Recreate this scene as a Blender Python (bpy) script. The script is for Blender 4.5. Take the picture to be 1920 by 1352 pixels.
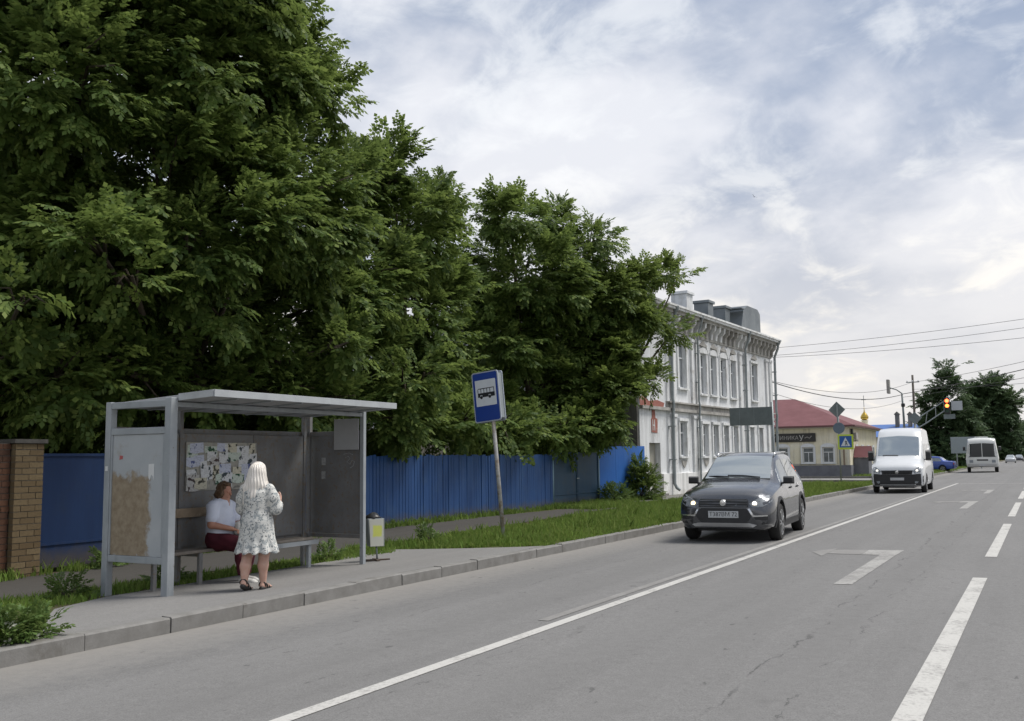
import bpy, bmesh, math, random
import numpy as np
from mathutils import Vector, Matrix

for o in list(bpy.data.objects):
    bpy.data.objects.remove(o, do_unlink=True)
SC = bpy.context.scene
COL = SC.collection
R = math.radians

# ------------------------------------------------------------------ camera
SC.render.resolution_x, SC.render.resolution_y = 1024, 721
YAW, PITCH, ROLL = R(28.8), R(5.9), R(0.7)
fw = Vector((-math.sin(YAW)*math.cos(PITCH), math.cos(YAW)*math.cos(PITCH), math.sin(PITCH)))
r0 = Vector((math.cos(YAW), math.sin(YAW), 0)); u0 = r0.cross(fw)
rr = r0*math.cos(ROLL) - u0*math.sin(ROLL); uu = u0*math.cos(ROLL) + r0*math.sin(ROLL)
cd = bpy.data.cameras.new('camera'); cam = bpy.data.objects.new('camera', cd); COL.objects.link(cam)
cd.sensor_fit = 'HORIZONTAL'; cd.sensor_width = 36.0; cd.lens = 33.75
cd.clip_start = 0.1; cd.clip_end = 6000
m = Matrix.Identity(4)
for i in range(3):
    m[i][0], m[i][1], m[i][2] = rr[i], uu[i], -fw[i]
m[2][3] = 1.6
cam.matrix_world = m
SC.camera = cam

# ------------------------------------------------------------------ sky, sun, exposure
SUN_AZ = R(48)      # compass style: 0 = +Y, clockwise towards +X
SUN_EL = R(60)
wd = bpy.data.worlds.new('World'); SC.world = wd; wd.use_nodes = True
nt = wd.node_tree; nt.nodes.clear()
def N(t, **kw):
    n = nt.nodes.new(t)
    for k, v in kw.items(): setattr(n, k, v)
    return n
def L(a, b): nt.links.new(a, b)
def wmath(op, a, b=None, clamp=False):
    n = N('ShaderNodeMath', operation=op); n.use_clamp = clamp
    for i, v in enumerate((a, b)):
        if v is None: continue
        if hasattr(v, 'is_output'): L(v, n.inputs[i])
        else: n.inputs[i].default_value = v
    return n.outputs[0]
def wmix(f, a, b):
    n = N('ShaderNodeMix', data_type='RGBA')
    for s, v in ((0, f), (6, a), (7, b)):
        if hasattr(v, 'is_output'): L(v, n.inputs[s])
        else: n.inputs[s].default_value = v if s == 0 else (*v, 1)
    return n.outputs[2]
def wramp(v, a, b):
    n = N('ShaderNodeMapRange'); n.interpolation_type = 'SMOOTHSTEP'
    L(v, n.inputs[0]); n.inputs[1].default_value = a; n.inputs[2].default_value = b
    return n.outputs[0]
sky = N('ShaderNodeTexSky', sky_type='NISHITA'); sky.sun_disc = False
sky.sun_elevation = SUN_EL; sky.sun_rotation = SUN_AZ; sky.dust_density = 2.0
tc = N('ShaderNodeTexCoord'); sep = N('ShaderNodeSeparateXYZ'); L(tc.outputs['Generated'], sep.inputs[0])
zc = wmath('MAXIMUM', sep.outputs[2], 0.0)
den = wmath('ADD', zc, 0.34)
cmb = N('ShaderNodeCombineXYZ')
L(wmath('DIVIDE', sep.outputs[0], den), cmb.inputs[0]); L(wmath('DIVIDE', sep.outputs[1], den), cmb.inputs[1])
def wnoise(scale, detail, dist, off, rough=0.55):
    mp = N('ShaderNodeMapping'); mp.inputs['Location'].default_value = off
    mp.inputs['Rotation'].default_value = (0, 0, R(28))
    L(cmb.outputs[0], mp.inputs[0])
    n = N('ShaderNodeTexNoise'); n.inputs['Scale'].default_value = scale; n.inputs['Detail'].default_value = detail
    n.inputs['Distortion'].default_value = dist; n.inputs['Roughness'].default_value = rough
    L(mp.outputs[0], n.inputs[0]); return n.outputs[0]
big = wnoise(1.55, 8, 0.15, (4.4, 9.9, 17), 0.52)
mid = wnoise(2.6, 7, 0.4, (1.7, 2.2, 3), 0.55)
fine = wnoise(7.5, 6, 0.5, (5.2, 0.4, 1), 0.6)
dark = wramp(wmath('ADD', wmath('MULTIPLY', big, 0.72), wmath('MULTIPLY', mid, 0.28)), 0.425, 0.57)
lite = wramp(wmath('ADD', wmath('MULTIPLY', mid, 0.6), wmath('MULTIPLY', fine, 0.4)), 0.49, 0.62)
c = wmix(dark, (0.765, 0.775, 0.815), (0.325, 0.385, 0.505))
c = wmix(wmath('MULTIPLY', lite, 0.55), c, (0.95, 0.96, 0.96))
low = wramp(zc, 0.36, 0.04)
warm = wmix(lite, (0.76, 0.73, 0.715), (1.0, 0.915, 0.79))
c = wmix(wmath('MULTIPLY', low, 0.8), c, warm)
bg1 = N('ShaderNodeBackground'); bg1.inputs[1].default_value = 0.08; L(sky.outputs[0], bg1.inputs[0])
bg2 = N('ShaderNodeBackground'); bg2.inputs[1].default_value = 0.455; L(c, bg2.inputs[0])
mx = N('ShaderNodeMixShader'); mx.inputs[0].default_value = 0.94
L(bg1.outputs[0], mx.inputs[1]); L(bg2.outputs[0], mx.inputs[2])
wo = N('ShaderNodeOutputWorld'); L(mx.outputs[0], wo.inputs[0])

sl = bpy.data.lights.new('sun', 'SUN'); sl.energy = 1.5; sl.angle = R(24); sl.color = (1.0, 0.955, 0.89)
so = bpy.data.objects.new('sun', sl); COL.objects.link(so)
sdir = Vector((math.sin(SUN_AZ)*math.cos(SUN_EL), math.cos(SUN_AZ)*math.cos(SUN_EL), math.sin(SUN_EL)))
so.rotation_euler = (-sdir).to_track_quat('-Z', 'Y').to_euler(); so.location = (20, 0, 40)
vs = SC.view_settings
vs.view_transform = 'Standard'; vs.look = 'None'; vs.gamma = 1.0; vs.exposure = 1.32; vs.use_curve_mapping = False

# ------------------------------------------------------------------ helpers
rng = random.Random(7)
def tag(o, label=None, cat=None, group=None, kind=None):
    if label: o['label'] = label
    if cat: o['category'] = cat
    if group: o['group'] = group
    if kind: o['kind'] = kind
    return o
def thing(name, label, cat, loc=(0, 0, 0), rz=0.0, group=None):
    o = bpy.data.objects.new(name, None); COL.objects.link(o)
    o.location = loc; o.rotation_euler = (0, 0, rz); o.empty_display_size = 0.2
    return tag(o, label, cat, group)
def link(name, me, parent=None):
    o = bpy.data.objects.new(name, me); COL.objects.link(o)
    if parent is not None: o.parent = parent
    return o
def copy_tree(o, parent=None):
    c = o.copy(); COL.objects.link(c); c.parent = parent
    for ch in list(o.children): copy_tree(ch, c)
    return c
class MB:
    def __init__(s): s.v = []; s.f = []; s.m = []; s.cur = 0; s.M = None
    def add(s, vs_, fs_, mi=None):
        b = len(s.v)
        for p in vs_:
            p = Vector(p)
            if s.M is not None: p = s.M @ p
            s.v.append(tuple(p))
        for f in fs_:
            s.f.append(tuple(i+b for i in f)); s.m.append(s.cur if mi is None else mi)
        return s
    def box(s, c, d, rot=None, mi=None):
        x, y, z = d[0]/2, d[1]/2, d[2]/2
        P = [Vector(p) for p in ((-x,-y,-z),(x,-y,-z),(x,y,-z),(-x,y,-z),(-x,-y,z),(x,-y,z),(x,y,z),(-x,y,z))]
        if rot is not None: P = [rot @ p for p in P]
        c = Vector(c)
        return s.add([p+c for p in P], [(0,3,2,1),(4,5,6,7),(0,1,5,4),(1,2,6,5),(2,3,7,6),(3,0,4,7)], mi)
    def bx(s, a, b, mi=None):
        return s.box([(a[i]+b[i])/2 for i in range(3)], [abs(b[i]-a[i]) for i in range(3)], None, mi)
    def bar(s, p, q, w, h, up=(0,0,1), mi=None):
        p, q = Vector(p), Vector(q); d = q-p; l = d.length; d.normalize()
        up = Vector(up)
        if abs(d.dot(up)) > .98: up = Vector((1,0,0))
        sd = d.cross(up).normalized(); u = sd.cross(d)
        return s.box((p+q)/2, (l, w, h), Matrix((d, sd, u)).transposed(), mi)
    def tube(s, pts, r, n=8, mi=None, cap=True):
        pts = [Vector(p) for p in pts]; rs = r if isinstance(r, (list, tuple)) else [r]*len(pts)
        V = []; F = []; prev = None
        for i, p in enumerate(pts):
            d = (pts[min(i+1, len(pts)-1)]-pts[max(i-1, 0)]).normalized()
            if prev is None:
                a = Vector((0,0,1)) if abs(d.z) < .9 else Vector((1,0,0))
                sd = d.cross(a).normalized()
            else:
                sd = (prev - d*prev.dot(d)).normalized()
            prev = sd; u = sd.cross(d)
            for k in range(n):
                t = 2*math.pi*k/n
                V.append(p+(sd*math.cos(t)+u*math.sin(t))*rs[i])
        for i in range(len(pts)-1):
            for k in range(n):
                F.append((i*n+k, (i+1)*n+k, (i+1)*n+(k+1) % n, i*n+(k+1) % n))
        if cap:
            F.append(tuple(range(n))); F.append(tuple(reversed(range((len(pts)-1)*n, len(pts)*n))))
        return s.add(V, F, mi)
    def prism(s, poly, a, b, axis='x', mi=None):
        def mk(p, t): return {'x': (t, p[0], p[1]), 'y': (p[0], t, p[1]), 'z': (p[0], p[1], t)}[axis]
        n = len(poly)
        V = [mk(p, a) for p in poly]+[mk(p, b) for p in poly]
        F = [tuple(range(n)), tuple(reversed(range(n, 2*n)))]+[(i, i+n, (i+1) % n+n, (i+1) % n) for i in range(n)]
        return s.add(V, F, mi)
    def loft(s, rings, cap=True, closed=True, mi=None):
        n = len(rings[0]); V = [p for r_ in rings for p in r_]; F = []
        kk = n if closed else n-1
        for i in range(len(rings)-1):
            for k in range(kk):
                F.append((i*n+k, i*n+(k+1) % n, (i+1)*n+(k+1) % n, (i+1)*n+k))
        if cap and closed:
            F.append(tuple(reversed(range(n)))); F.append(tuple(range((len(rings)-1)*n, len(rings)*n)))
        return s.add(V, F, mi)
    def lathe(s, prof, axis='z', n=24, c=(0,0,0), mi=None):
        rings = []
        for (r_, h) in prof:
            ring = []
            for k in range(n):
                t = 2*math.pi*k/n; a, b = r_*math.cos(t), r_*math.sin(t)
                p = {'z': (a, b, h), 'y': (a, h, b), 'x': (h, a, b)}[axis]
                ring.append((p[0]+c[0], p[1]+c[1], p[2]+c[2]))
            rings.append(ring)
        return s.loft(rings, True, True, mi)
    def mesh(s, name, mats, smooth=False, fix=True):
        me = bpy.data.meshes.new(name); me.from_pydata(s.v, [], s.f)
        mats = mats if isinstance(mats, (list, tuple)) else [mats]
        for mm in mats: me.materials.append(mm)
        if len(mats) > 1: me.polygons.foreach_set('material_index', s.m)
        if fix:
            bm = bmesh.new(); bm.from_mesh(me); bmesh.ops.recalc_face_normals(bm, faces=bm.faces)
            bm.to_mesh(me); bm.free()
        if smooth is True: me.polygons.foreach_set('use_smooth', [True]*len(me.polygons))
        elif smooth:
            me.polygons.foreach_set('use_smooth', [True]*len(me.polygons))
            me.set_sharp_from_angle(angle=R(smooth))
        me.update(); return me
    def build(s, name, mats, parent=None, smooth=False, bevel=0.0, fix=True):
        o = link(name, s.mesh(name, mats, smooth, fix), parent)
        if bevel:
            b = o.modifiers.new('bevel', 'BEVEL'); b.width = bevel; b.segments = 2; b.limit_method = 'ANGLE'; b.angle_limit = R(40)
        return o
def part(name, parent, mat, fn, smooth=False, bevel=0.0):
    b = MB(); fn(b); return b.build(name, mat, parent, smooth, bevel)
def boxpart(name, parent, mat, a, b_, bevel=0.0):
    b = MB(); b.bx(a, b_); return b.build(name, mat, parent, False, bevel)

# ------------------------------------------------------------------ materials
def s2l(c): return tuple(((x/255)/12.92 if x/255 <= .04045 else ((x/255+.055)/1.055)**2.4) for x in c)
class MT:
    """small node-material builder"""
    def __init__(s, name):
        s.m = bpy.data.materials.new(name); s.m.use_nodes = True; s.t = s.m.node_tree
        s.p = s.t.nodes['Principled BSDF']; s.out = s.t.nodes['Material Output']
        s._tc = None
    def n(s, t, **kw):
        x = s.t.nodes.new(t)
        for k, v in kw.items(): setattr(x, k, v)
        return x
    def l(s, a, b): s.t.links.new(a, b)
    def co(s, kind='Object', scale=(1,1,1), loc=(0,0,0)):
        if s._tc is None: s._tc = s.n('ShaderNodeTexCoord')
        mp = s.n('ShaderNodeMapping'); mp.inputs['Scale'].default_value = scale; mp.inputs['Location'].default_value = loc
        s.l(s._tc.outputs[kind], mp.inputs[0]); return mp.outputs[0]
    def wpos(s, scale=(1,1,1), loc=(0,0,0)):
        g = s.n('ShaderNodeNewGeometry'); mp = s.n('ShaderNodeMapping'); mp.inputs['Scale'].default_value = scale
        mp.inputs['Location'].default_value = loc
        s.l(g.outputs['Position'], mp.inputs[0]); return mp.outputs[0]
    def noise(s, co, scale, detail=4, rough=.55, dist=0.0):
        x = s.n('ShaderNodeTexNoise'); s.l(co, x.inputs[0]); x.inputs['Scale'].default_value = scale
        x.inputs['Detail'].default_value = detail; x.inputs['Roughness'].default_value = rough; x.inputs['Distortion'].default_value = dist
        return x.outputs[0]
    def ramp(s, v, a, b, lo=0., hi=1.):
        x = s.n('ShaderNodeMapRange'); s.l(v, x.inputs[0]); x.inputs[1].default_value = a; x.inputs[2].default_value = b
        x.inputs[3].default_value = lo; x.inputs[4].default_value = hi; return x.outputs[0]
    def math(s, op, a, b=None):
        x = s.n('ShaderNodeMath', operation=op)
        for i, v in enumerate((a, b)):
            if v is None: continue
            if hasattr(v, 'is_output'): s.l(v, x.inputs[i])
            else: x.inputs[i].default_value = v
        return x.outputs[0]
    def mix(s, f, a, b):
        x = s.n('ShaderNodeMix', data_type='RGBA')
        for k, v in ((0, f), (6, a), (7, b)):
            if hasattr(v, 'is_output'): s.l(v, x.inputs[k])
            else: x.inputs[k].default_value = v if k == 0 else (*v[:3], 1)
        return x.outputs[2]
    def set(s, color=None, rough=None, metal=None, spec=None, bump=None, bstr=.3, bdist=.01, **kw):
        for nm, v in (('Base Color', color), ('Roughness', rough), ('Metallic', metal), ('Specular IOR Level', spec)):
            if v is None: continue
            if hasattr(v, 'is_output'): s.l(v, s.p.inputs[nm])
            else: s.p.inputs[nm].default_value = (*v[:3], 1) if nm == 'Base Color' else v
        for k, v in kw.items(): s.p.inputs[k].default_value = v
        if bump is not None:
            b = s.n('ShaderNodeBump'); b.inputs['Strength'].default_value = bstr; b.inputs['Distance'].default_value = bdist
            s.l(bump, b.inputs['Height']); s.l(b.outputs[0], s.p.inputs['Normal'])
        return s.m
def mottled(name, c1, c2, scale=6., rough=.7, bump=.2, metal=0., c3=None, fine=60., spec=None, bdist=.004):
    t = MT(name); co = t.wpos()
    n1 = t.noise(co, scale, 5, .6); n2 = t.noise(co, fine, 3)
    c = t.mix(t.ramp(n1, .35, .65), c1, c2)
    if c3: c = t.mix(t.ramp(t.noise(co, scale*.37, 6, .65, .6), .56, .68), c, c3)
    c = t.mix(t.ramp(n2, .3, .7, 0, .22), c, tuple(x*.55 for x in c1))
    return t.set(c, t.ramp(n1, .2, .8, max(rough-.1, .02), min(rough+.1, 1)), metal, spec, n2, bump, bdist)
def plain(name, c, rough=.5, metal=0., spec=None, **kw):
    t = MT(name); co = t.co(); n1 = t.noise(co, 9., 4)
    cc = t.mix(t.ramp(n1, .3, .7, 0, .18), c, tuple(x*.6 for x in c))
    return t.set(cc, t.ramp(n1, .2, .8, max(rough-.06, .02), min(rough+.08, 1)), metal, spec, **kw)
def emis(name, c, e):
    t = MT(name); t.p.inputs['Emission Color'].default_value = (*c, 1); t.p.inputs['Emission Strength'].default_value = e
    return t.set(c, .3)
# ------------------------------------------------------------------ ground and road
def zr(x): return -0.012*abs(x)
def zg(x, y):
    if x > -10.6: return 0.035-0.036*(-7.95-x)
    t = min(max((20-y)/11, 0), 1); k = min(max((-10.6-x)/3.4, 0), 1)
    return -0.06*(1-k)+(-0.06-0.15*t)*k
def asphalt(name, base, dust, crack=True, kerb_dust=True):
    t = MT(name); w = t.wpos()
    sp = t.noise(w, 95, 2, .6); med = t.noise(w, 9, 5, .6); streak = t.noise(t.wpos((1.3, .08, 1)), 1.6, 5, .6)
    bigp = t.noise(t.wpos((1, .35, 1)), .55, 4, .6)
    c = t.mix(t.ramp(streak, .3, .7), tuple(x*.90 for x in base), tuple(x*1.10 for x in base))
    c = t.mix(t.ramp(bigp, .40, .62, 0, .5), c, tuple(x*1.18 for x in base))
    c = t.mix(t.ramp(med, .45, .75, 0, .35), c, tuple(x*.80 for x in base))
    if crack:
        gx = t.n('ShaderNodeSeparateXYZ'); t.l(w, gx.inputs[0]); wx = t.math('ADD', gx.outputs[0], t.math('MULTIPLY', streak, .5))
        for xc, hw_, am in ((-5.25, .42, .30), (-6.75, .40, .30), (-1.75, .42, .26), (-3.2, .40, .26), (-2.5, .30, .16)):
            c = t.mix(t.math('MULTIPLY', t.ramp(t.math('ABSOLUTE', t.math('SUBTRACT', wx, xc+.25)), hw_, 0.0, 0, am), t.ramp(bigp, .35, .6, .5, 1)), c, tuple(x*.72 for x in base))
        c = t.mix(t.ramp(t.noise(t.wpos((1, .5, 1)), 2.6, 5, .65, .5), .60, .70, 0, .38), c, tuple(x*.62 for x in base))
        c = t.mix(t.ramp(t.noise(w, 3.7, 6, .7), .60, .72, 0, .35), c, tuple(x*1.3 for x in base))
    c = t.mix(t.ramp(t.noise(w, 27, 5, .68), .46, .70, 0, .5), c, tuple(x*.74 for x in base)); c = t.mix(t.ramp(t.noise(w, 19, 4, .6), .56, .72, 0, .4), c, tuple(x*1.28 for x in base))
    c = t.mix(t.ramp(sp, .50, .70, 0, .65), c, tuple(x*.52 for x in base))
    c = t.mix(t.ramp(sp, .44, .28, 0, .45), c, tuple(min(1, x*1.55) for x in base))
    g = t.n('ShaderNodeSeparateXYZ'); t.l(w, g.inputs[0]); x = g.outputs[0]
    if kerb_dust:
        d = t.ramp(t.math('ADD', x, t.math('MULTIPLY', med, .9)), -6.2, -7.3)
        c = t.mix(t.math('MULTIPLY', d, .75), c, dust)
    if crack:
        wob = t.math('ADD', x, t.math('MULTIPLY', t.noise(t.wpos((1, .5, 1)), 2.2, 6, .7), .55))
        for x0, wid in ((-1.72, .022), (-1.30, .012), (-5.9, .010), (-3.9, .008)):
            dd = t.math('ABSOLUTE', t.math('SUBTRACT', wob, x0))
            ln = t.math('MULTIPLY', t.ramp(dd, wid, 0.0), t.ramp(t.noise(w, 1.7, 5, .7), .45, .56))
            c = t.mix(t.math('MULTIPLY', ln, .75), c, tuple(v*.28 for v in base))
        pits = t.ramp(t.noise(t.wpos((1, .45, 1)), 8.5, 3, .5), .70, .74)
        c = t.mix(t.math('MULTIPLY', pits, .6), c, tuple(v*.35 for v in base))
    return t.set(c, t.ramp(med, .2, .8, .78, .92), 0, .3, sp, .55, .004)
M = {}
M['asphalt'] = asphalt('asphalt', (.170, .168, .165), (.24, .228, .21))
M['asphalt_side'] = asphalt('asphalt_side', (.22, .215, .21), (.3, .28, .25), False, False)
M['platform'] = asphalt('platform_asphalt', (.20, .196, .19), (.3, .3, .3), False, False)
M['path_dark'] = asphalt('dark_path_asphalt', (.062, .058, .052), (.3, .28, .25), False, False)  # base colour much darker than the path along the building
M['path'] = asphalt('path_asphalt', (.17, .165, .155), (.3, .28, .25), False, False)
def soil():
    t = MT('soil'); w = t.wpos(); a = t.noise(w, 1.3, 6, .65); b = t.noise(w, 28, 4)
    c = t.mix(t.ramp(a, .42, .58), (.07, .085, .03), (.11, .09, .06)); c = t.mix(t.ramp(b, .4, .75, 0, .6), c, (.06, .055, .03))
    return t.set(c, .95, 0, .1, b, .8, .02)
M['soil'] = soil()
M['ground'] = mottled('ground_far', (.09, .12, .04), (.16, .14, .09), .4, .95, .4)
M['kerb'] = mottled('kerb_concrete', (.215, .21, .20), (.165, .16, .15), 5, .85, .5, 0, (.13, .123, .11), 70)
def paint(name, c, wear):
    t = MT(name); w = t.wpos(); n = t.noise(w, 22, 6, .7); n2 = t.noise(w, 2.3, 4, .6); n3 = t.noise(w, 95, 2)
    f = t.ramp(t.math('ADD', t.math('MULTIPLY', n, .6), t.math('MULTIPLY', n2, .4)), wear-.09, wear+.07)
    cc = t.mix(f, (.20, .195, .187), c); cc = t.mix(t.ramp(n3, .5, .75, 0, .35), cc, (.22, .215, .205))
    return t.set(cc, .75, 0, .3, n3, .4, .003)
M['line'] = paint('line_paint', (.47, .463, .44), .43)
M['line_worn'] = paint('line_paint_worn', (.345, .34, .325), .50)
M['line_faint'] = paint('line_paint_faint', (.275, .27, .26), .58)

def sheet(name, xs, ys, zf, mat, parent=None):
    V = [(x, y, zf(x, y)) for y in ys for x in xs]; n = len(xs)
    F = [(j*n+i, j*n+i+1, (j+1)*n+i+1, (j+1)*n+i) for j in range(len(ys)-1) for i in range(n-1)]
    b = MB(); b.v = V; b.f = F; b.m = [0]*len(F)
    return b.build(name, mat, parent, fix=False)
def lin(a, b, n): return [a+(b-a)*i/n for i in range(n+1)]
tag(sheet('ground', [-2500, 2500], [-2500, 2500], lambda x, y: -.32, M['ground']), kind='structure')
road = sheet('road', [-7.8, -4, 0, 4, 8.2], lin(-40, 60, 20)+lin(70, 900, 20), lambda x, y: zr(x), M['asphalt'])
tag(road, 'grey asphalt road with worn white lane paint', kind='structure')
tag(sheet('side_street', lin(-120, -7.8, 12), [64.2, 68, 75.6], lambda x, y: zr(7.8), M['asphalt_side']), kind='structure')
# soil beside the road, between the kerb and the fences, and beyond the side street
tag(sheet('verge', [-15.6, -14.9, -14, -13, -12, -11.2, -10.6, -9.6, -8.8, -7.95], lin(-30, 64.2, 60), zg, M['soil']), kind='structure')
tag(sheet('yard', lin(-90, -15.6, 8), lin(-30, 64.2, 10), lambda x, y: -.14 if x < -16 else zg(x, y), M['soil']), kind='structure')
tag(sheet('far_verge', lin(-120, -7.95, 8), lin(75.6, 600, 14), lambda x, y: .0, M['soil']), kind='structure')
tag(sheet('opposite_verge', [8.35, 12, 60], lin(-40, 600, 14), lambda x, y: .05, M['soil']), kind='structure')
# footpath beside the fence, then along the old building to the corner
def poly_sheet(name, pts, zf, mat, grid=.6):
    bm = bmesh.new(); vs_ = [bm.verts.new((p[0], p[1], 0)) for p in pts]; bm.faces.new(vs_)
    xs = [p[0] for p in pts]; ys = [p[1] for p in pts]
    for ax, lo, hi in ((0, min(xs), max(xs)), (1, min(ys), max(ys))):
        k = lo+grid
        while k < hi:
            co = [0, 0, 0]; no = [0, 0, 0]; co[ax] = k; no[ax] = 1
            bmesh.ops.bisect_plane(bm, geom=bm.verts[:]+bm.edges[:]+bm.faces[:], plane_co=co, plane_no=no); k += grid
    for v in bm.verts: v.co.z = zf(v.co.x, v.co.y)
    bmesh.ops.recalc_face_normals(bm, faces=bm.faces)
    for f in bm.faces:
        if f.normal.z < 0: f.normal_flip()
    me = bpy.data.meshes.new(name); bm.to_mesh(me); bm.free(); me.materials.append(mat)
    return link(name, me)
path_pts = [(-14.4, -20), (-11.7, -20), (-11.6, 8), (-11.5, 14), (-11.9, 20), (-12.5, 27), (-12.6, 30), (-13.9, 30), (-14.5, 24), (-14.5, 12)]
tag(poly_sheet('footpath', path_pts, lambda x, y: zg(x, y)+.012, M['path_dark']), 'dark footpath below the blue fence', kind='structure')
path_pts = [(-12.6, 30.0), (-12.7, 34), (-12.6, 45), (-12.3, 63.9), (-13.8, 63.9), (-14.6, 38), (-13.9, 36), (-13.9, 30.0)]
tag(poly_sheet('footpath', path_pts, lambda x, y: zg(x, y)+.012, M['path']), 'pale footpath along the old building', kind='structure')
plat_pts = [(-7.95, 4.9), (-7.95, 15.6), (-8.3, 15.4), (-9.2, 15.15), (-10.75, 14.9), (-10.8, 13.2), (-10.45, 12.5), (-10.4, 10.2), (-10.3, 8.2), (-9.9, 7.2), (-9.1, 6.5), (-8.5, 5.9), (-8.15, 5.2)]
tag(poly_sheet('pavement', plat_pts, lambda x, y: zg(x, y)+.02, M['platform'], .5), 'pale asphalt bus stop pavement', kind='structure')

# kerb stones, one by one
kerb = MB(); kerb.bx((-7.97, -10, -.33), (-7.8, 61.2, -.13)); kerb = kerb.build('kerb', M['kerb'])
tag(kerb, 'grey concrete kerb of separate stones', kind='structure')
kst = MB(); kst.prism([(-.076, -.12), (.076, -.12), (.076, .045), (.061, .06), (-.069, .06)], 0, .988, 'y')
kst_me = kst.mesh('kerb_stone', M['kerb'])
y = -3.0; kr = random.Random(3)
while y < 60:
    o = link('kerb_stone', kst_me, kerb)
    j = .012
    o.location = (-7.876+kr.uniform(-j, j)*.5, y, kr.uniform(-.008, .004) - (.05 if y < 4.2 else 0)); o.rotation_euler = (kr.uniform(-.006, .006), kr.uniform(-.03, .03), kr.uniform(-.008, .008))
    y += 1.0
def arc_kerb(name, pts):
    b = MB()
    for p, q in zip(pts[:-1], pts[1:]): b.bar((p[0], p[1], -.08), (q[0], q[1], -.08), .15, .28)
    return tag(b.build(name, M['kerb']), kind='structure')
arc_kerb('corner_kerb', [(-7.875, 60.0), (-8.0, 61.3), (-8.7, 62.9), (-9.9, 63.8), (-11.5, 64.2), (-40, 64.2)])
arc_kerb('far_kerb', [(-60, 75.7), (-11.5, 75.7), (-9.7, 76.2), (-8.5, 77.3), (-7.9, 79), (-7.875, 84), (-7.875, 300)])
kb = MB(); kb.bx((8.2, -40, -.3), (8.35, 400, .06)); tag(kb.build('opposite_kerb', M['kerb']), kind='structure')

# painted markings, flat sheets just above the asphalt
def mark(name, polys, mat):
    b = MB()
    for pl in polys: b.add([(x, y_, zr(x)+.005) for x, y_ in pl], [tuple(range(len(pl)))])
    o = b.build(name, mat, road, fix=False)
    for f in o.data.polygons:
        if f.normal.z < 0: f.flip()
    return o
def strip(x0, x1, y0, y1, n=1):
    ys = lin(y0, y1, n); return [[(x0, a), (x1, a), (x1, b_), (x0, b_)] for a, b_ in zip(ys[:-1], ys[1:])]
mark('lane_line', strip(-4.46, -4.33, -20, 60.5, 12), M['line'])
mark('lane_line', strip(-4.68, -4.56, 9, 42, 6), M['line_faint'])
for y0 in (-5, 6.05, 17.0, 28.0, 39.0, 50.0):
    mark('lane_dash', strip(-.91, -.74, y0, y0+8.05, 2), M['line'])
for i, (x0, y0, l) in enumerate(((-2.45, 12.9, 4.0), (-2.33, 32.0, 4.2), (-2.3, 44.5, 3.6))):
    mark('turn_arrow', [[(x0, y0), (x0+.22, y0), (x0+.24, y0+l), (x0, y0+l)],
                        [(x0-.30, y0+l), (x0+.24, y0+l), (x0+.26, y0+l+.95), (x0-.30, y0+l+.85)],
                        ], M['line_worn'])
    mark('turn_arrow_bar', [[(x0-.85, y0+l+.05), (x0-.305, y0+l), (x0-.305, y0+l+.85), (x0-.85, y0+l+.75)]], M['line_faint'])
    mark('turn_arrow_head', [[(x0-.855, y0+l-.4), (x0-.855, y0+l+1.1), (x0-1.15, y0+l+.3)]], M['line_faint'])
mark('stop_line', strip(-4.2, -.95, 59.4, 59.9, 1), M['line_worn'])

# ------------------------------------------------------------------ grass
def leafmat(name, c1, c2, c3, trans=.25, rough=.55, vary=.5):
    t = MT(name)
    g = t.n('ShaderNodeNewGeometry'); ri = g.outputs['Random Per Island']
    big_ = t.noise(t.wpos(), vary, 4, .6)
    c = t.mix(t.ramp(big_, .36, .64), c1, c2); c = t.mix(t.ramp(ri, .62, 1.0, 0, .8), c, c3)
    t.set(c, rough, 0, .18)
    tr = t.n('ShaderNodeBsdfTranslucent'); t.l(t.mix(.35, c, tuple(min(1, x*1.8) for x in c3)), tr.inputs[0])
    mx_ = t.n('ShaderNodeMixShader'); mx_.inputs[0].default_value = trans
    t.l(t.p.outputs[0], mx_.inputs[1]); t.l(tr.outputs[0], mx_.inputs[2]); t.l(mx_.outputs[0], t.out.inputs[0])
    return t.m
M['grass'] = leafmat('grass_blades', (.105, .185, .030), (.155, .25, .045), (.24, .28, .09), .3, .6, .8)
def np_mesh(name, V, F, mat, nper, parent=None):
    """V (n,3) float array, F (m,nper) int array"""
    me = bpy.data.meshes.new(name); me.vertices.add(len(V)); me.vertices.foreach_set('co', np.ascontiguousarray(V, dtype=np.float32).ravel())
    k = F.size; me.loops.add(k); me.loops.foreach_set('vertex_index', np.ascontiguousarray(F, dtype=np.int32).ravel())
    me.polygons.add(len(F)); me.polygons.foreach_set('loop_start', np.arange(0, k, nper, dtype=np.int32))
    me.update(calc_edges=True); me.materials.append(mat)
    return link(name, me, parent)
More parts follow.
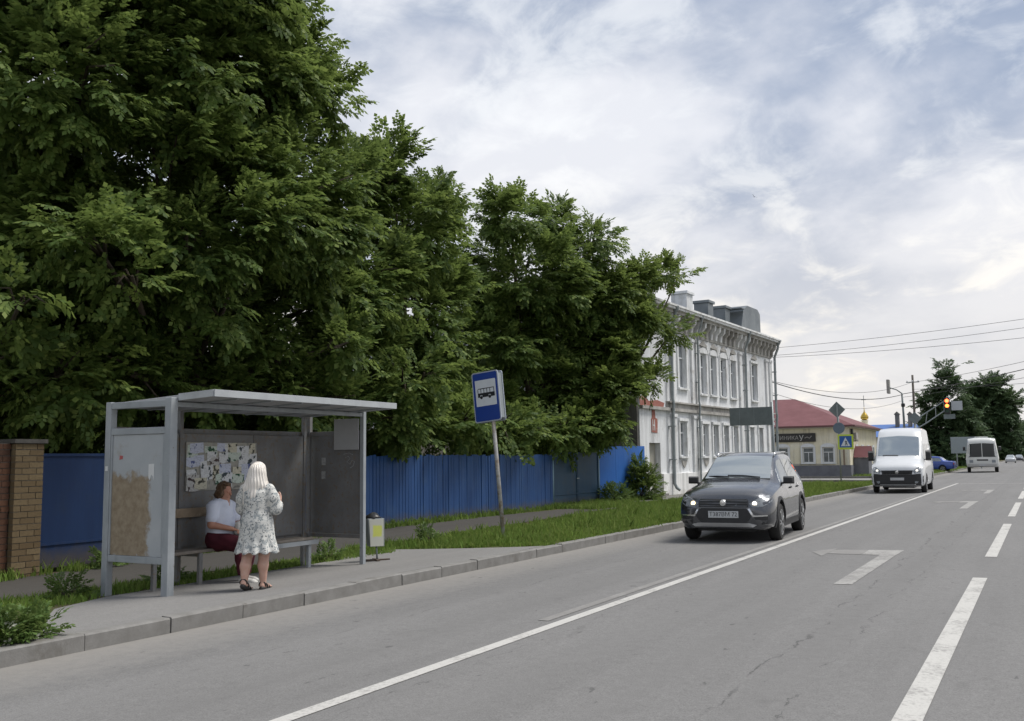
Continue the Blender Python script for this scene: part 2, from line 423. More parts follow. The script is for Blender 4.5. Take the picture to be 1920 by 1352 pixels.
def grass(name, pts, hs, mat, blades=7, seed=1, spread=.06, wid=.012, label=None):
    g = np.random.default_rng(seed); n = len(pts)
    base = np.repeat(np.array(pts), blades, 0)+np.concatenate([g.normal(0, spread, (n*blades, 2)), np.zeros((n*blades, 1))], 1)
    h = np.repeat(np.array(hs), blades)*g.uniform(.45, 1.15, n*blades); a = g.uniform(0, 2*np.pi, n*blades)
    w = wid*g.uniform(.7, 1.5, n*blades)
    d = np.stack([np.cos(a), np.sin(a), np.zeros_like(a)], 1); lean = g.uniform(-.5, .5, (n*blades, 2))*h[:, None]
    top = base+np.stack([lean[:, 0], lean[:, 1], h], 1); midp = base+np.stack([lean[:, 0]*.3, lean[:, 1]*.3, h*.55], 1)
    V = np.stack([base-d*w[:, None], base+d*w[:, None], midp+d*w[:, None]*.8, top, midp-d*w[:, None]*.8], 1).reshape(-1, 3)
    F = np.arange(n*blades*5).reshape(-1, 5)
    o = np_mesh(name, V, F, mat, 5); tag(o, label, 'grass', kind='stuff'); return o
gr = np.random.default_rng(5)
def scatter(n, fx, keep=None):
    out = []
    while len(out) < n:
        p = fx()
        if keep is None or keep(*p): out.append(p)
    return out
def verge_pt():
    u = gr.random(); y_ = 14.6+46*u**1.7; return gr.uniform(-11.9 if y_ < 30 else -12.9, -7.97), y_
def in_verge(x, y_):
    if y_ < 15.7 and x > -10.9 and y_ < 15.0+(x+10.75)*.3: return False
    if y_ < 30 and x < -11.55-.06*(y_-14): return False
    return math.sin(x*3.1+2*math.sin(y_*.7))*math.sin(y_*2.3+x) < .78
P = scatter(11000, verge_pt, in_verge)
pn = np.array(P); clump = .5+.5*np.sin(pn[:, 0]*2.1+np.sin(pn[:, 1]*.9)*2)*np.sin(pn[:, 1]*1.3+1)
grass('verge_grass', [(x, y_, zg(x, y_)) for x, y_ in P], .05+.13*clump*gr.random(len(P))+.05*(pn[:, 1] > 24)+.14*(gr.random(len(P)) < .05), M['grass'], 8, 2, .07, .011, 'lush green mown grass on the strip beside the kerb')
P = scatter(1500, lambda: (gr.uniform(-11.3, -10.2), gr.uniform(3.0, 14.5)), lambda x, y_: not (x > -10.45 and 8 < y_ < 12.6) and (x < -10.4 or y_ < 8))
grass('shade_grass', [(x, y_, zg(x, y_)) for x, y_ in P], .04+.09*gr.random(len(P)), M['grass'], 7, 3, .06, .010, 'shaded grass growing behind the bus shelter')
P = scatter(1500, lambda: (gr.uniform(-15.0, -12.8), gr.uniform(29, 38)), lambda x, y_: x < -14.0 or y_ < 33)
P += scatter(900, lambda: (gr.uniform(-14.75, -14.3), gr.uniform(5, 30)))
grass('fence_grass', [(x, y_, zg(x, y_)) for x, y_ in P], .08+.16*gr.random(len(P)), M['grass'], 6, 4, .06, .011, 'straggling grass along the foot of the fence')
P = scatter(2200, lambda: (gr.uniform(-13, -8.0), gr.uniform(77.5, 130)))
grass('far_grass', [(x, y_, 0.0) for x, y_ in P], .1+.15*gr.random(len(P)), M['grass'], 7, 6, .2, .03, 'grass strip beyond the side street under the traffic light')
# ------------------------------------------------------------------ bus shelter
def W(parent):
    """mesh builder taking world coordinates for a part of an unrotated thing"""
    b = MB(); p = parent
    while p.parent is not None: p = p.parent
    b.M = Matrix.Translation(-Vector(p.location)); return b
def wbox(name, parent, mat, a, b_, bevel=0.0):
    w = W(parent); w.bx(a, b_); return w.build(name, mat, parent, False, bevel)
def chipped(name, c1, c2, chip, amt=.66):
    t = MT(name); w_ = t.wpos(); n = t.noise(w_, 2.6, 5, .6); s_ = t.noise(t.wpos((1, 1, .22)), 6, 5, .65); f = t.noise(w_, 17, 6, .72)
    c = t.mix(t.ramp(n, .35, .65), c1, c2); c = t.mix(t.ramp(s_, .52, .72, 0, .45), c, tuple(x*.62 for x in c2)); c = t.mix(t.ramp(f, amt, amt+.03, 0, .9), c, chip)
    return t.set(c, t.ramp(f, .3, .7, .42, .62), .1, .4, f, .2, .003)
M['shelter'] = chipped('shelter_paint', (.34, .365, .385), (.275, .30, .32), (.15, .10, .065), .655)
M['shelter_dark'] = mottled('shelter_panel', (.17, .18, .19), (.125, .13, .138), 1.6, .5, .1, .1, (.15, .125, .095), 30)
M['roof_under_x'] = mottled('shelter_roof_sheet', (.34, .345, .35), (.27, .275, .28), 2.0, .55, .1, .1, (.25, .235, .21), 30)
def rust_panel():
    t = MT('rusted_panel'); w = t.wpos(); g = t.n('ShaderNodeSeparateXYZ'); t.l(w, g.inputs[0])
    ex = t.math('DIVIDE', t.math('ABSOLUTE', t.math('ADD', g.outputs[0], 10.16)), .40)
    ez = t.math('DIVIDE', t.math('ABSOLUTE', t.math('SUBTRACT', g.outputs[2], .93)), .56)
    r_ = t.math('MAXIMUM', ex, ez)
    n = t.noise(w, 6, 7, .68, .3); f = t.ramp(t.math('ADD', r_, t.math('MULTIPLY', n, 1.0)), 1.54, 1.37)
    spots = t.ramp(t.noise(w, 4.2, 6, .7), .60, .70)
    base = t.mix(t.ramp(t.noise(w, 3, 4), .3, .7), (.34, .365, .385), (.40, .42, .435))
    rust = t.mix(t.ramp(t.noise(w, 11, 5, .65), .35, .65), (.20, .145, .085), (.30, .24, .16))
    c = t.mix(t.math('MULTIPLY', f, .92), base, rust); c = t.mix(t.math('MULTIPLY', spots, .35), c, (.26, .21, .15))
    return t.set(c, .62, 0, .35, n, .25, .004)
M['rust_panel'] = rust_panel()
M['wood'] = mottled('bare_wood', (.34, .27, .19), (.24, .18, .12), 5, .75, .4, 0, (.42, .36, .27), 50)
M['old_wood'] = mottled('bench_wood', (.23, .205, .175), (.17, .15, .13), 5, .75, .4, 0, (.3, .27, .23), 50)
M['paper'] = plain('paper', (.62, .63, .63), .8)
sh = thing('bus_shelter', 'grey metal bus shelter with flat roof, rusty end panel and wooden bench', 'bus shelter', (-10.0, 10.3, 0))
XF, XB, YL, YR = -9.45, -10.55, 8.40, 12.25
S = M['shelter']
M['roof_under'] = chipped('shelter_roof_sheet', (.36, .365, .37), (.29, .295, .30), (.2, .17, .13), .68)
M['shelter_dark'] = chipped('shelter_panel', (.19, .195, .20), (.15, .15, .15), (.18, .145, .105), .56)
wbox('post', sh, S, (XF-.055, YL-.055, -.03), (XF+.055, YL+.055, 2.42), .008)
wbox('post', sh, S, (XB-.05, YL-.05, -.11), (XB+.05, YL+.05, 2.40), .008)
wbox('post', sh, S, (XF-.035, YR-.035, -.03), (XF+.035, YR+.035, 2.40), .006)
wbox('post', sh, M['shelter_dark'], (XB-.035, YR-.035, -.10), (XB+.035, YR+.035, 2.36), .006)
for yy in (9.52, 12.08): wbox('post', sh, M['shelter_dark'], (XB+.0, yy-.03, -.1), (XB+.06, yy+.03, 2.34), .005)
for z0, z1 in ((2.31, 2.395), (1.975, 2.06), (.375, .46)):
    wbox('rail', sh, S, (XB+.052, YL-.04, z0), (XF-.057, YL+.04, z1), .006)
for z0, z1 in ((2.02, 2.09), (.40, .46)):
    wbox('rail', sh, M['shelter_dark'], (XB+.037, YR-.025, z0), (XF-.037, YR+.025, z1), .005)
    wbox('rail', sh, M['shelter_dark'], (XB-.03, YL+.055, z0), (XB-.002, YR-.04, z1), .005)
# rear horizontal of the roof frame and front edge beam
wbox('rail', sh, S, (XF-.035, YL+.062, 2.31), (XF+.03, YR-.055, 2.368), .005)
pnl = wbox('end_panel', sh, M['rust_panel'], (XB+.056, YL-.026, .463), (XF-.060, YL-.006, 1.972), .003)
pnl['label'] = 'grey end panel blotched with brown rust'
for a, b_ in (((XB+.056, .463), (XB+.085, 1.972)), ((XF-.09, .463), (XF-.060, 1.972))): wbox('panel_trim', sh, S, (a[0], YL-.040, a[1]), (b_[0], YL-.027, b_[1]))
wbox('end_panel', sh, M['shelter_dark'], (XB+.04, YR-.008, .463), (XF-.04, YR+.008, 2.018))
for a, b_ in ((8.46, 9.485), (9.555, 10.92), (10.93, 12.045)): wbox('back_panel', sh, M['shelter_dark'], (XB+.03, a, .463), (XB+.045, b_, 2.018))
w = W(sh); x0, x1 = -10.50, -8.79
w.add([(x0, 8.46, 2.33), (x1, 8.46, 2.415), (x1, 12.20, 2.415), (x0, 12.20, 2.33), (x0, 8.46, 2.40), (x1, 8.46, 2.485), (x1, 12.20, 2.485), (x0, 12.20, 2.40)],
      [(0,3,2,1), (4,5,6,7), (0,1,5,4), (1,2,6,5), (2,3,7,6), (3,0,4,7)])
roof = w.build('roof', M['roof_under'], sh, False, .006)
w = W(sh); w.bar((x1+.012, 8.45, 2.452), (x1+.012, 12.21, 2.452), .02, .088); w.bar((-9.38, 8.449, 2.425), (x1, 8.449, 2.452), .018, .086); w.bar((-9.40, 12.212, 2.424), (x1, 12.212, 2.452), .018, .086)
w.build('fascia', mottled('fascia_paint', (.44, .465, .48), (.37, .39, .41), 4, .45, .1, .1), roof, False, .003)
w = W(sh)
for yy in lin(8.9, 11.9, 5): w.bar((x0+.05, yy, 2.322), (x1-.04, yy, 2.404), .03, .02)
w.build('roof_rib', S, roof)
# bench fixed to the shelter
for i, xx in enumerate((-10.37, -10.25, -10.13)):
    w = W(sh); w.bx((xx-.055, 8.5, .395), (xx+.055, 11.82, .435)); w.build('bench_plank', M['old_wood'], sh, False, .006)
wbox('bench_backrest', sh, M['wood'], (-10.47, 8.5, .86), (-10.435, 9.95, .985), .004)
for yy in (8.75, 9.52, 11.73):
    w = W(sh); w.bx((-10.12, yy-.03, -.05), (-10.07, yy+.03, .392)); w.bx((-10.49, yy-.025, .345), (-10.125, yy+.025, .392)); w.build('bench_leg', S if yy > 11 else M['shelter_dark'], sh, False, .004)
w = W(sh); w.bx((-10.068, 10.2, .33), (-10.04, 11.9, .394)); w.build('bench_rail', S, sh)
wbox('timetable_board', sh, plain('board_back', (.37, .38, .39), .6), (-9.99, YR-.06, 1.79), (-9.50, YR-.037, 2.28), .003)
# notice board thick with flyers
nb = wbox('notice_board', sh, mottled('paper_residue', (.42, .41, .36), (.30, .30, .28), 14, .85, .2, 0, (.12, .12, .115), 50), (XB+.047, 9.60, 1.22), (XB+.062, 10.97, 1.90))
nb['label'] = 'notice board thick with torn paper flyers'
def flyer_mat(name, c, ink, sc, th):
    t = MT(name); w_ = t.wpos(); a = t.noise(w_, sc, 3, .5, .2); b_ = t.noise(t.wpos((1, 1, 3.5)), 26, 3, .6)
    cc = t.mix(t.ramp(a, th, th+.04), c, ink); cc = t.mix(t.ramp(b_, .55, .6, 0, .45), cc, tuple(x*.35 for x in c))
    return t.set(cc, .85, 0, .2)
FM = [flyer_mat('flyer_cream', (.60, .58, .47), (.06, .06, .05), 13, .56), flyer_mat('flyer_white', (.66, .68, .70), (.05, .07, .08), 12, .57),
      flyer_mat('flyer_blue', (.54, .58, .70), (.10, .13, .30), 12, .60), flyer_mat('flyer_green', (.55, .62, .56), (.03, .09, .05), 11, .55), flyer_mat('flyer_grey', (.50, .50, .49), (.07, .05, .05), 12, .54)]
fr = random.Random(12); k = 0
for row in range(4):
    for colm in range(8):
        ww, hh = fr.uniform(.12, .27), fr.uniform(.12, .27)
        yc = 9.69+colm*.17+fr.uniform(-.07, .07); zc_ = 1.80-row*.155+fr.uniform(-.06, .06)
        yc = min(max(yc, 9.60+ww/2), 10.97-ww/2); zc_ = min(zc_, 1.895-hh/2)
        if row == 3 and colm in (2, 6): continue
        xx = XB+.0635+k*.0006; k += 1; a = fr.uniform(-.07, .07); q = MB(); q.M = Matrix.Translation(Vector((xx, yc, zc_))-Vector(sh.location)) @ Matrix.Rotation(a, 4, 'X')
        hw, h2 = ww/2, hh/2; tear = fr.uniform(0, .05)
        q.prism([(-hw, -h2+tear), (-hw*.2, -h2), (hw*.5, -h2+tear*.7), (hw, -h2+fr.uniform(0, .03)), (hw, h2), (-hw, h2-fr.uniform(0, .015))], 0, .0004, 'x')
        q.build('flyer', fr.choice(FM[:2]+FM), nb)
def sticker(c, pts, ax, t0):
    q = W(sh)
    q.prism(pts, t0-.0015, t0, ax); return q.build('sticker', c, sh)
sticker(M['paper'], [(-9.80, 1.60), (-9.70, 1.605), (-9.70, 1.44), (-9.705, 1.40), (-9.72, 1.45), (-9.75, 1.47), (-9.775, 1.40), (-9.80, 1.44)], 'y', YL-.0275)
RED = plain('sticker_red', (.42, .10, .10), .6)
sticker(RED, [(-10.34, 1.66), (-10.28, 1.67), (-10.275, 1.71), (-10.335, 1.715)], 'y', YL-.0275)
sticker(M['paper'], [(-10.575, 1.52), (-10.525, 1.52), (-10.525, 1.58), (-10.575, 1.58)], 'y', YL-.0515)
for y0, z0, h in ((12.10, 1.55, .12), (12.10, 1.33, .12)):
    q = W(sh); q.bx((-10.28, YR-.0100, z0), (-10.20, YR-.0085, z0+h)); q.build('sticker', mottled('poster_scrap', (.42, .43, .43), (.25, .26, .26), 20), sh)
# white scribble on the right panel
q = W(sh)
sc = [(-9.80, 1.66), (-9.74, 1.69), (-9.70, 1.65), (-9.76, 1.60), (-9.70, 1.56), (-9.66, 1.62), (-9.61, 1.60), (-9.64, 1.53), (-9.70, 1.50)]
q.tube([(a, YR-.011, b_) for a, b_ in sc], .004, 4); q.tube([(-9.83, YR-.011, 1.72), (-9.72, YR-.011, 1.74), (-9.64, YR-.011, 1.71)], .004, 4)
q.build('graffiti', plain('chalk', (.36, .37, .38), .8), sh)

# ------------------------------------------------------------------ bus stop sign on its leaning pole
bs = thing('bus_stop_sign', 'blue and white bus stop sign on a leaning weathered pole', 'road sign', (-9.79, 17.3, zg(-9.79, 17.3)))
bs.rotation_euler = (0, -.092, R(-3))
def pole_mat():
    t = MT('weathered_pole'); w_ = t.wpos(); n = t.noise(w_, 8, 6, .7); n2 = t.noise(w_, 2.2, 3)
    c = t.mix(t.ramp(n, .42, .56), (.36, .365, .36), (.22, .17, .115)); c = t.mix(t.ramp(n2, .4, .7, 0, .5), c, (.46, .47, .47))
    return t.set(c, .7, .1, .4, n, .3, .003)
M['old_pole'] = pole_mat()
part('pole', bs, M['old_pole'], lambda b: b.tube([(0, .06, -.3), (0, .06, 3.42)], .042, 12), True)
M['sign_blue'] = plain('sign_blue', (.008, .045, .27), .35); M['sign_white'] = plain('sign_white', (.62, .66, .70), .4)
M['sign_edge'] = plain('sign_edge', (.42, .46, .52), .45, .3); M['ink'] = plain('sign_black', (.010, .012, .016), .5)
M['galv'] = mottled('galvanised', (.30, .33, .34), (.25, .28, .29), 4, .5, .1, .4)
def rrect(x0, x1, z0, z1, r, n=4):
    out = []
    for cx_, cz_, a0 in ((x1-r, z1-r, 0), (x0+r, z1-r, 90), (x0+r, z0+r, 180), (x1-r, z0+r, 270)):
        for i in range(n+1):
            a = R(a0+90*i/n); out.append((cx_+r*math.cos(a), cz_+r*math.sin(a)))
    return out
for yy, front in ((-.02, True), (.15, False)):
    pl = part('sign_plate', bs, M['sign_edge'], lambda b: b.prism(rrect(-.40, .255, 2.44, 3.50, .05), yy, yy+.02, 'y'))
    s = -1 if front else 1; yo = yy-.003 if front else yy+.023; y1 = yy if front else yy+.02
    part('sign_face', pl, M['sign_blue'], lambda b: b.prism(rrect(-.375, .23, 2.465, 3.475, .04), yo, y1, 'y'))
    part('sign_field', pl, M['sign_white'], lambda b: b.prism(rrect(-.325, .185, 2.78, 3.33, .012), yo+s*.003, yo, 'y'))
    def bus(b):
        a, e = yo+s*.006, yo+s*.003
        def pz(p): b.prism(p, a, e, 'y')
        X0, X1, Z = -.27, .14, 2.965
        pz([(X0, Z), (X0+.05, Z), (X0+.055, Z+.045), (X0+.11, Z+.045), (X0+.115, Z), (X1-.15, Z), (X1-.145, Z+.045), (X1-.09, Z+.045), (X1-.085, Z), (X1+.01, Z), (X1+.01, Z+.09), (X0, Z+.09)])
        pz([(X0+.01, Z+.175), (X1, Z+.175), (X1, Z+.19), (X0+.02, Z+.19)])
        for xx in (X0, X0+.075, X0+.15, X0+.225, X0+.30, X1-.012): pz([(xx, Z+.0905), (xx+.013, Z+.0905), (xx+.013, Z+.1745), (xx, Z+.1745)])
        for xx in (X0+.083, X1-.118): b.lathe([(.001, a), (.033, a), (.033, e), (.001, e)], 'y', 14, (xx, 0, Z-.002))
    part('pictogram', pl, M['ink'], bus)
for zz in (2.6, 3.3): part('bracket', bs, M['galv'], lambda b: b.bx((-.05, .001, zz), (.05, .149, zz+.04)))
for xx in (.225, -.385): part('side_strip', bs, M['galv'], lambda b: b.bx((xx, .0005, 2.5), (xx+.015, .1495, 3.44)))

# ------------------------------------------------------------------ litter bin
bn = thing('litter_bin', 'small litter bin with a yellow and white poster on its side beside the shelter', 'litter bin', (-9.60, 12.80, zg(-9.60, 12.80)+.02), R(50)); bn.scale = (.86, .86, .9)
part('base', bn, mottled('rusty_iron', (.07, .055, .045), (.11, .08, .06), 9, .8), lambda b: (b.bx((-.20, -.03, 0), (.26, .03, .03)), b.bx((-.03, -.2, .0), (.03, .2, .028))))
part('stand', bn, M['galv'], lambda b: b.tube([(.02, 0, .028), (.0, 0, .30)], .018, 8), True)
def binbody(b):
    b.loft([[(-.15, -.13, .26), (.13, -.13, .26), (.13, .13, .26), (-.15, .13, .26)], [(-.20, -.16, .76), (.12, -.16, .76), (.12, .16, .76), (-.20, .16, .76)]])
part('bin_body', bn, M['galv'], binbody, False, .008)
def poster_mat():
    t = MT('bin_poster'); g = t.n('ShaderNodeSeparateXYZ'); t.l(t.co(), g.inputs[0])
    ex = t.math('DIVIDE', t.math('ABSOLUTE', t.math('ADD', g.outputs[0], .015)), .085); ez = t.math('DIVIDE', t.math('ABSOLUTE', t.math('SUBTRACT', g.outputs[2], .54)), .10)
    f = t.ramp(t.math('ADD', t.math('MAXIMUM', ex, ez), t.math('MULTIPLY', t.noise(t.co(), 14), .4)), 1.35, 1.05)
    c = t.mix(f, (.60, .60, .53), (.66, .70, .16)); return t.set(c, .7)
part('poster', bn, poster_mat(), lambda b: b.loft([[(-.142, -.150, .27), (.108, -.150, .27), (.108, -.138, .27), (-.142, -.138, .27)], [(-.175, -.174, .75), (.100, -.174, .75), (.100, -.163, .75), (-.175, -.163, .75)]]))
def bag(b):
    rings = []
    for z_, r_ in ((.74, .13), (.77, .16), (.80, .13), (.83, .09), (.86, .02)):
        rings.append([(-.06+r_*(1+.18*math.sin(3*t+z_*30))*math.cos(t), r_*(1+.15*math.cos(5*t+z_*20))*math.sin(t), z_+.012*math.sin(4*t)) for t in [2*math.pi*k/14 for k in range(14)]])
    b.loft(rings)
part('bin_liner', bn, plain('black_plastic_bag', (.012, .012, .013), .35), bag, True)

# ------------------------------------------------------------------ blue fences, gates, brick pillar
FX = -14.72
def blue(name, c1, c2, c3):
    t = MT(name); w_ = t.wpos(); st = t.noise(t.wpos((1, 1, .12)), 7, 5, .65); n = t.noise(w_, 2.2, 5, .6); fn_ = t.noise(w_, 40, 3)
    c = t.mix(t.ramp(st, .35, .65), c1, c2); c = t.mix(t.ramp(n, .52, .72, 0, .6), c, c3); c = t.mix(t.ramp(fn_, .62, .78, 0, .5), c, tuple(x*.4 for x in c1))
    g = t.n('ShaderNodeSeparateXYZ'); t.l(w_, g.inputs[0]); mud = t.ramp(t.math('ADD', g.outputs[2], t.math('MULTIPLY', t.noise(w_, 5, 5, .65), -.45)), .06, -.22)
    c = t.mix(t.math('MULTIPLY', mud, .7), c, (.085, .07, .05)); chips = t.ramp(t.noise(w_, 15, 6, .72), .67, .70, 0, .7); c = t.mix(chips, c, (.07, .08, .10))
    return t.set(c, .6, 0, .35, st, .2, .004)
M['blue'] = blue('blue_plank_paint', (.014, .054, .165), (.019, .068, .20), (.034, .080, .18))
M['navy'] = blue('navy_gate_paint', (.006, .024, .080), (.008, .030, .095), (.012, .030, .075))  # navy paint, lowered further to hold the shade of the big tree
M['teal'] = blue('teal_gate_paint', (.022, .055, .10), (.030, .066, .11), (.05, .066, .08))
M['sky_blue'] = blue('bright_blue_paint', (.022, .115, .40), (.03, .135, .44), (.04, .14, .38))
M['pale_post'] = plain('pale_blue_post', (.17, .26, .33), .6)
pf = thing('plank_fence', 'long blue fence of upright painted planks behind the bus stop', 'fence', (FX, 13.6, -.1))
pk = random.Random(4); pm_ = MB(); pm_.prism([(-.066, 0), (.066, 0), (.066, 1.86), (.04, 1.872), (-.066, 1.868)], -.011, .011, 'x'); plank_me = pm_.mesh('plank', M['blue'])
y = 13.62
while y < 29.45:
    o = link('plank', plank_me, pf); gz_ = zg(FX, y)
    o.location = (pk.uniform(-.007, .007), y+.066-13.6, gz_+.1-.02); o.rotation_euler = (pk.uniform(-.004, .004), pk.uniform(-.006, .006), pk.uniform(-.07, .07)); o.scale = (1, pk.uniform(.97, 1.0), (1.77-gz_+pk.uniform(-.03, .02))/1.87)
    y += .1395
for z_ in (.35, 1.45): part('rail', pf, M['navy'], lambda b: b.bx((-.075, 0, z_), (-.025, 15.85, z_+.08)))
for i in range(7): part('post', pf, M['navy'], lambda b: b.bx((-.15, .05+i*2.6, -.3), (-.08, .12+i*2.6, 1.75)))
def sheet_gate(name, label, y0, y1, ztop, zb, mat, leaves, post, cat='gate'):
    g = thing(name, label, cat, (FX, y0, zb))
    L_ = (y1-y0)/leaves; H_ = ztop-zb
    for i in range(leaves):
        a, e = i*L_+.015, (i+1)*L_-.015
        lf = part('gate_leaf', g, mat, lambda b: b.bx((-.006, a, .06), (.006, e, H_)))
        part('leaf_frame', lf, mat, lambda b: (b.bx((.007, a, .06), (.035, a+.05, H_)), b.bx((.007, e-.05, .06), (.035, e, H_)), b.bx((.007, a+.051, H_-.05), (.034, e-.051, H_)), b.bx((.007, a+.051, .06), (.034, e-.051, .11)), b.bx((.007, a+.051, H_*.22), (.030, e-.051, H_*.22+.04))))
    if leaves == 2: part('latch', g, M['galv'], lambda b: b.bx((.036, L_-.10, H_*.5), (.055, L_+.10, H_*.5+.035)))
    for yy in (-.05, y1-y0+.05): part('gate_post', g, post, lambda b: b.tube([(0, yy, -.2), (0, yy, H_+.08)], .045, 10), True)
    return g
sheet_gate('metal_gate', 'dark navy sheet metal gate between the brick pillar and the shelter', 10.32, 13.5, 1.80, zg(FX, 12), M['navy'], 2, M['navy'])
sheet_gate('metal_gate', 'dull teal double gate between the plank fence and the bright blue fence', 29.62, 33.38, 1.84, zg(FX, 31), M['teal'], 2, M['pale_post'])
sf = thing('sheet_fence', 'short bright blue sheet fence against the old building corner', 'fence', (FX, 33.5, -.06))
for i in range(3):
    part('fence_sheet', sf, M['sky_blue'], lambda b: b.bx((-.006+.004*(i % 2), .02+i*1.58, .02), (.006+.004*(i % 2), 1.595+i*1.58, 2.12+.02*i)))
part('post', sf, M['navy'], lambda b: b.bx((-.08, .1, -.2), (-.02, .16, 2.05)))
part('post', sf, M['navy'], lambda b: b.bx((-.08, 3.2, -.2), (-.02, 3.26, 2.05)))

def brickmat(name, c1, c2):
    t = MT(name); ob = t.n('ShaderNodeObjectInfo'); w_ = t.wpos(); n = t.noise(w_, 24, 5, .65)
    c = t.mix(ob.outputs['Random'], c1, c2); c = t.mix(t.ramp(n, .45, .75, 0, .6), c, tuple(x*.5 for x in c1))
    return t.set(c, .9, 0, .2, n, .5, .005)
M['brick_y'] = brickmat('yellow_brick', (.185, .14, .08), (.125, .088, .048)); M['brick_r'] = brickmat('red_brick', (.13, .065, .04), (.09, .05, .035))  # yellow brick colour lowered to hold the foliage shade over the pillar
M['mortar'] = mottled('mortar', (.17, .155, .135), (.12, .11, .095), 12, .95, .5)
def brick_thing(name, label, cat, x_face, y0, y1, depth, zb, courses, mat, half=.255):
    t = thing(name, label, cat, (x_face-depth/2, (y0+y1)/2, zb))
    Lh = (y1-y0); part('mortar_core', t, M['mortar'], lambda b: b.bx((-depth/2+.012, -Lh/2+.012, -.2), (depth/2-.012, Lh/2-.012, courses*.1)))
    bm_ = MB(); bm_.box((0, 0, 0), (.12, .245, .087)); me = bm_.mesh('brick', mat)
    be = MB(); be.box((0, 0, 0), (.245, .12, .087)); me2 = be.mesh('brick', mat)
    br = random.Random(9)
    for c_ in range(courses):
        yy = -Lh/2+(0 if c_ % 2 == 0 else -half/2)
        while yy < Lh/2-.02:
            a, e = max(yy, -Lh/2), min(yy+half, Lh/2); wd_ = e-a
            if wd_ > .05:
                o = link('brick', me, t); o.location = (depth/2-.06+br.uniform(-.004, .004), (a+e)/2, c_*.1+.05); o.scale = (1, (wd_-.011)/.245, 1)
            yy += half
        xx = depth/2-.125-(0 if c_ % 2 else .125)
        while xx > -depth/2+.02:
            a, e = max(xx-half, -depth/2), xx; wd_ = e-a
            if wd_ > .05:
                for s in (-1, 1):
                    o = link('brick', me2, t); o.location = ((a+e)/2, s*(Lh/2-.061+br.uniform(-.003, .003)), c_*.1+.05); o.scale = ((wd_-.011)/.245, 1, 1)
            xx -= half
    return t
bp = brick_thing('brick_pillar', 'yellow brick gate pillar beside the navy metal gate', 'pillar', -14.50, 9.74, 10.25, .5, -.24, 22, M['brick_y'])
part('cap', bp, mottled('dark_cap', (.10, .095, .085), (.07, .066, .06), 8, .9), lambda b: b.bx((-.29, -.295, 2.203), (.29, .295, 2.27)))  # cap coloured dark to stand for the shade under the foliage
brick_thing('brick_wall', 'reddish brick wall adjoining the yellow pillar', 'wall', -14.60, 8.7, 9.735, .25, -.24, 22, M['brick_r'])
# ------------------------------------------------------------------ old two-storey building
def stucco(name, c1, c2, c3, sc=.9):
    t = MT(name); w_ = t.wpos(); st = t.noise(t.wpos((1, 1, .18)), 2.2, 6, .65); n = t.noise(w_, sc, 7, .68, .4); f = t.noise(w_, 22, 4, .6)
    c = t.mix(t.ramp(st, .35, .65), c1, c2); c = t.mix(t.ramp(n, .52, .62, 0, .85), c, c3); c = t.mix(t.ramp(f, .56, .74, 0, .45), c, tuple(x*.5 for x in c1)); c = t.mix(t.ramp(t.noise(t.wpos((1.6, 1.6, .09)), 1.7, 6, .7), .50, .68, 0, .72), c, tuple(x*.5 for x in c2)); c = t.mix(t.ramp(t.noise(w_, 3.3, 7, .75), .645, .67, 0, .8), c, tuple(x*.6 for x in c3))
    return t.set(c, .9, 0, .25, f, .4, .01)
M['stucco'] = stucco('pale_stucco', (.74, .755, .77), (.67, .685, .70), (.54, .545, .54))
M['stucco_w'] = stucco('white_trim', (.76, .77, .775), (.68, .69, .695), (.52, .515, .50), 1.4)
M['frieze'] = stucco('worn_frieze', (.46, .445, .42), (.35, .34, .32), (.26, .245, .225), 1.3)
M['plinth'] = stucco('white_plinth', (.80, .80, .79), (.73, .73, .72), (.60, .59, .57))
M['endwall'] = stucco('end_wall_plaster', (.60, .61, .59), (.54, .55, .53), (.45, .44, .41))
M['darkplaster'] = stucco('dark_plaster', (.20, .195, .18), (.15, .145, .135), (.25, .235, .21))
M['zinc'] = mottled('zinc_sheet', (.20, .225, .24), (.15, .17, .185), 1.2, .45, .1, .3, (.24, .25, .25))
M['redbrick'] = mottled('exposed_brick', (.34, .13, .10), (.26, .10, .08), 9, .9, .5, 0, (.42, .30, .26), 30)
def glassmat(name, c, rough=.05, ior=1.7):
    t = MT(name); n = t.noise(t.wpos(), 1.6, 3); cc = t.mix(t.ramp(n, .35, .65), c, tuple(x*.5 for x in c))
    return t.set(cc, rough, 0, .6, IOR=ior)
M['pane'] = glassmat('window_glass', (.10, .12, .135)); M['sheen_pane'] = glassmat('painted_sheen_glass', (.26, .28, .30))  # the lighter pane colour holds the pale reflection of the glass
M['frame_w'] = plain('white_window_frame', (.64, .66, .68), .5)
def holed(b, x0, x1, z0, z1, holes, y0, y1, mi=None):
    """wall slab in the x-z plane with rectangular openings"""
    xs = sorted({x0, x1, *[h[0] for h in holes], *[h[1] for h in holes]})
    for a, e in zip(xs[:-1], xs[1:]):
        cut = sorted([(h[2], h[3]) for h in holes if h[0] <= a+1e-6 and h[1] >= e-1e-6]); z_ = z0
        for c0, c1 in cut:
            if c0 > z_+1e-6: b.bx((a, y0, z_), (e, y1, c0), mi)
            z_ = c1
        if z_ < z1-1e-6: b.bx((a, y0, z_), (e, y1, z1), mi)
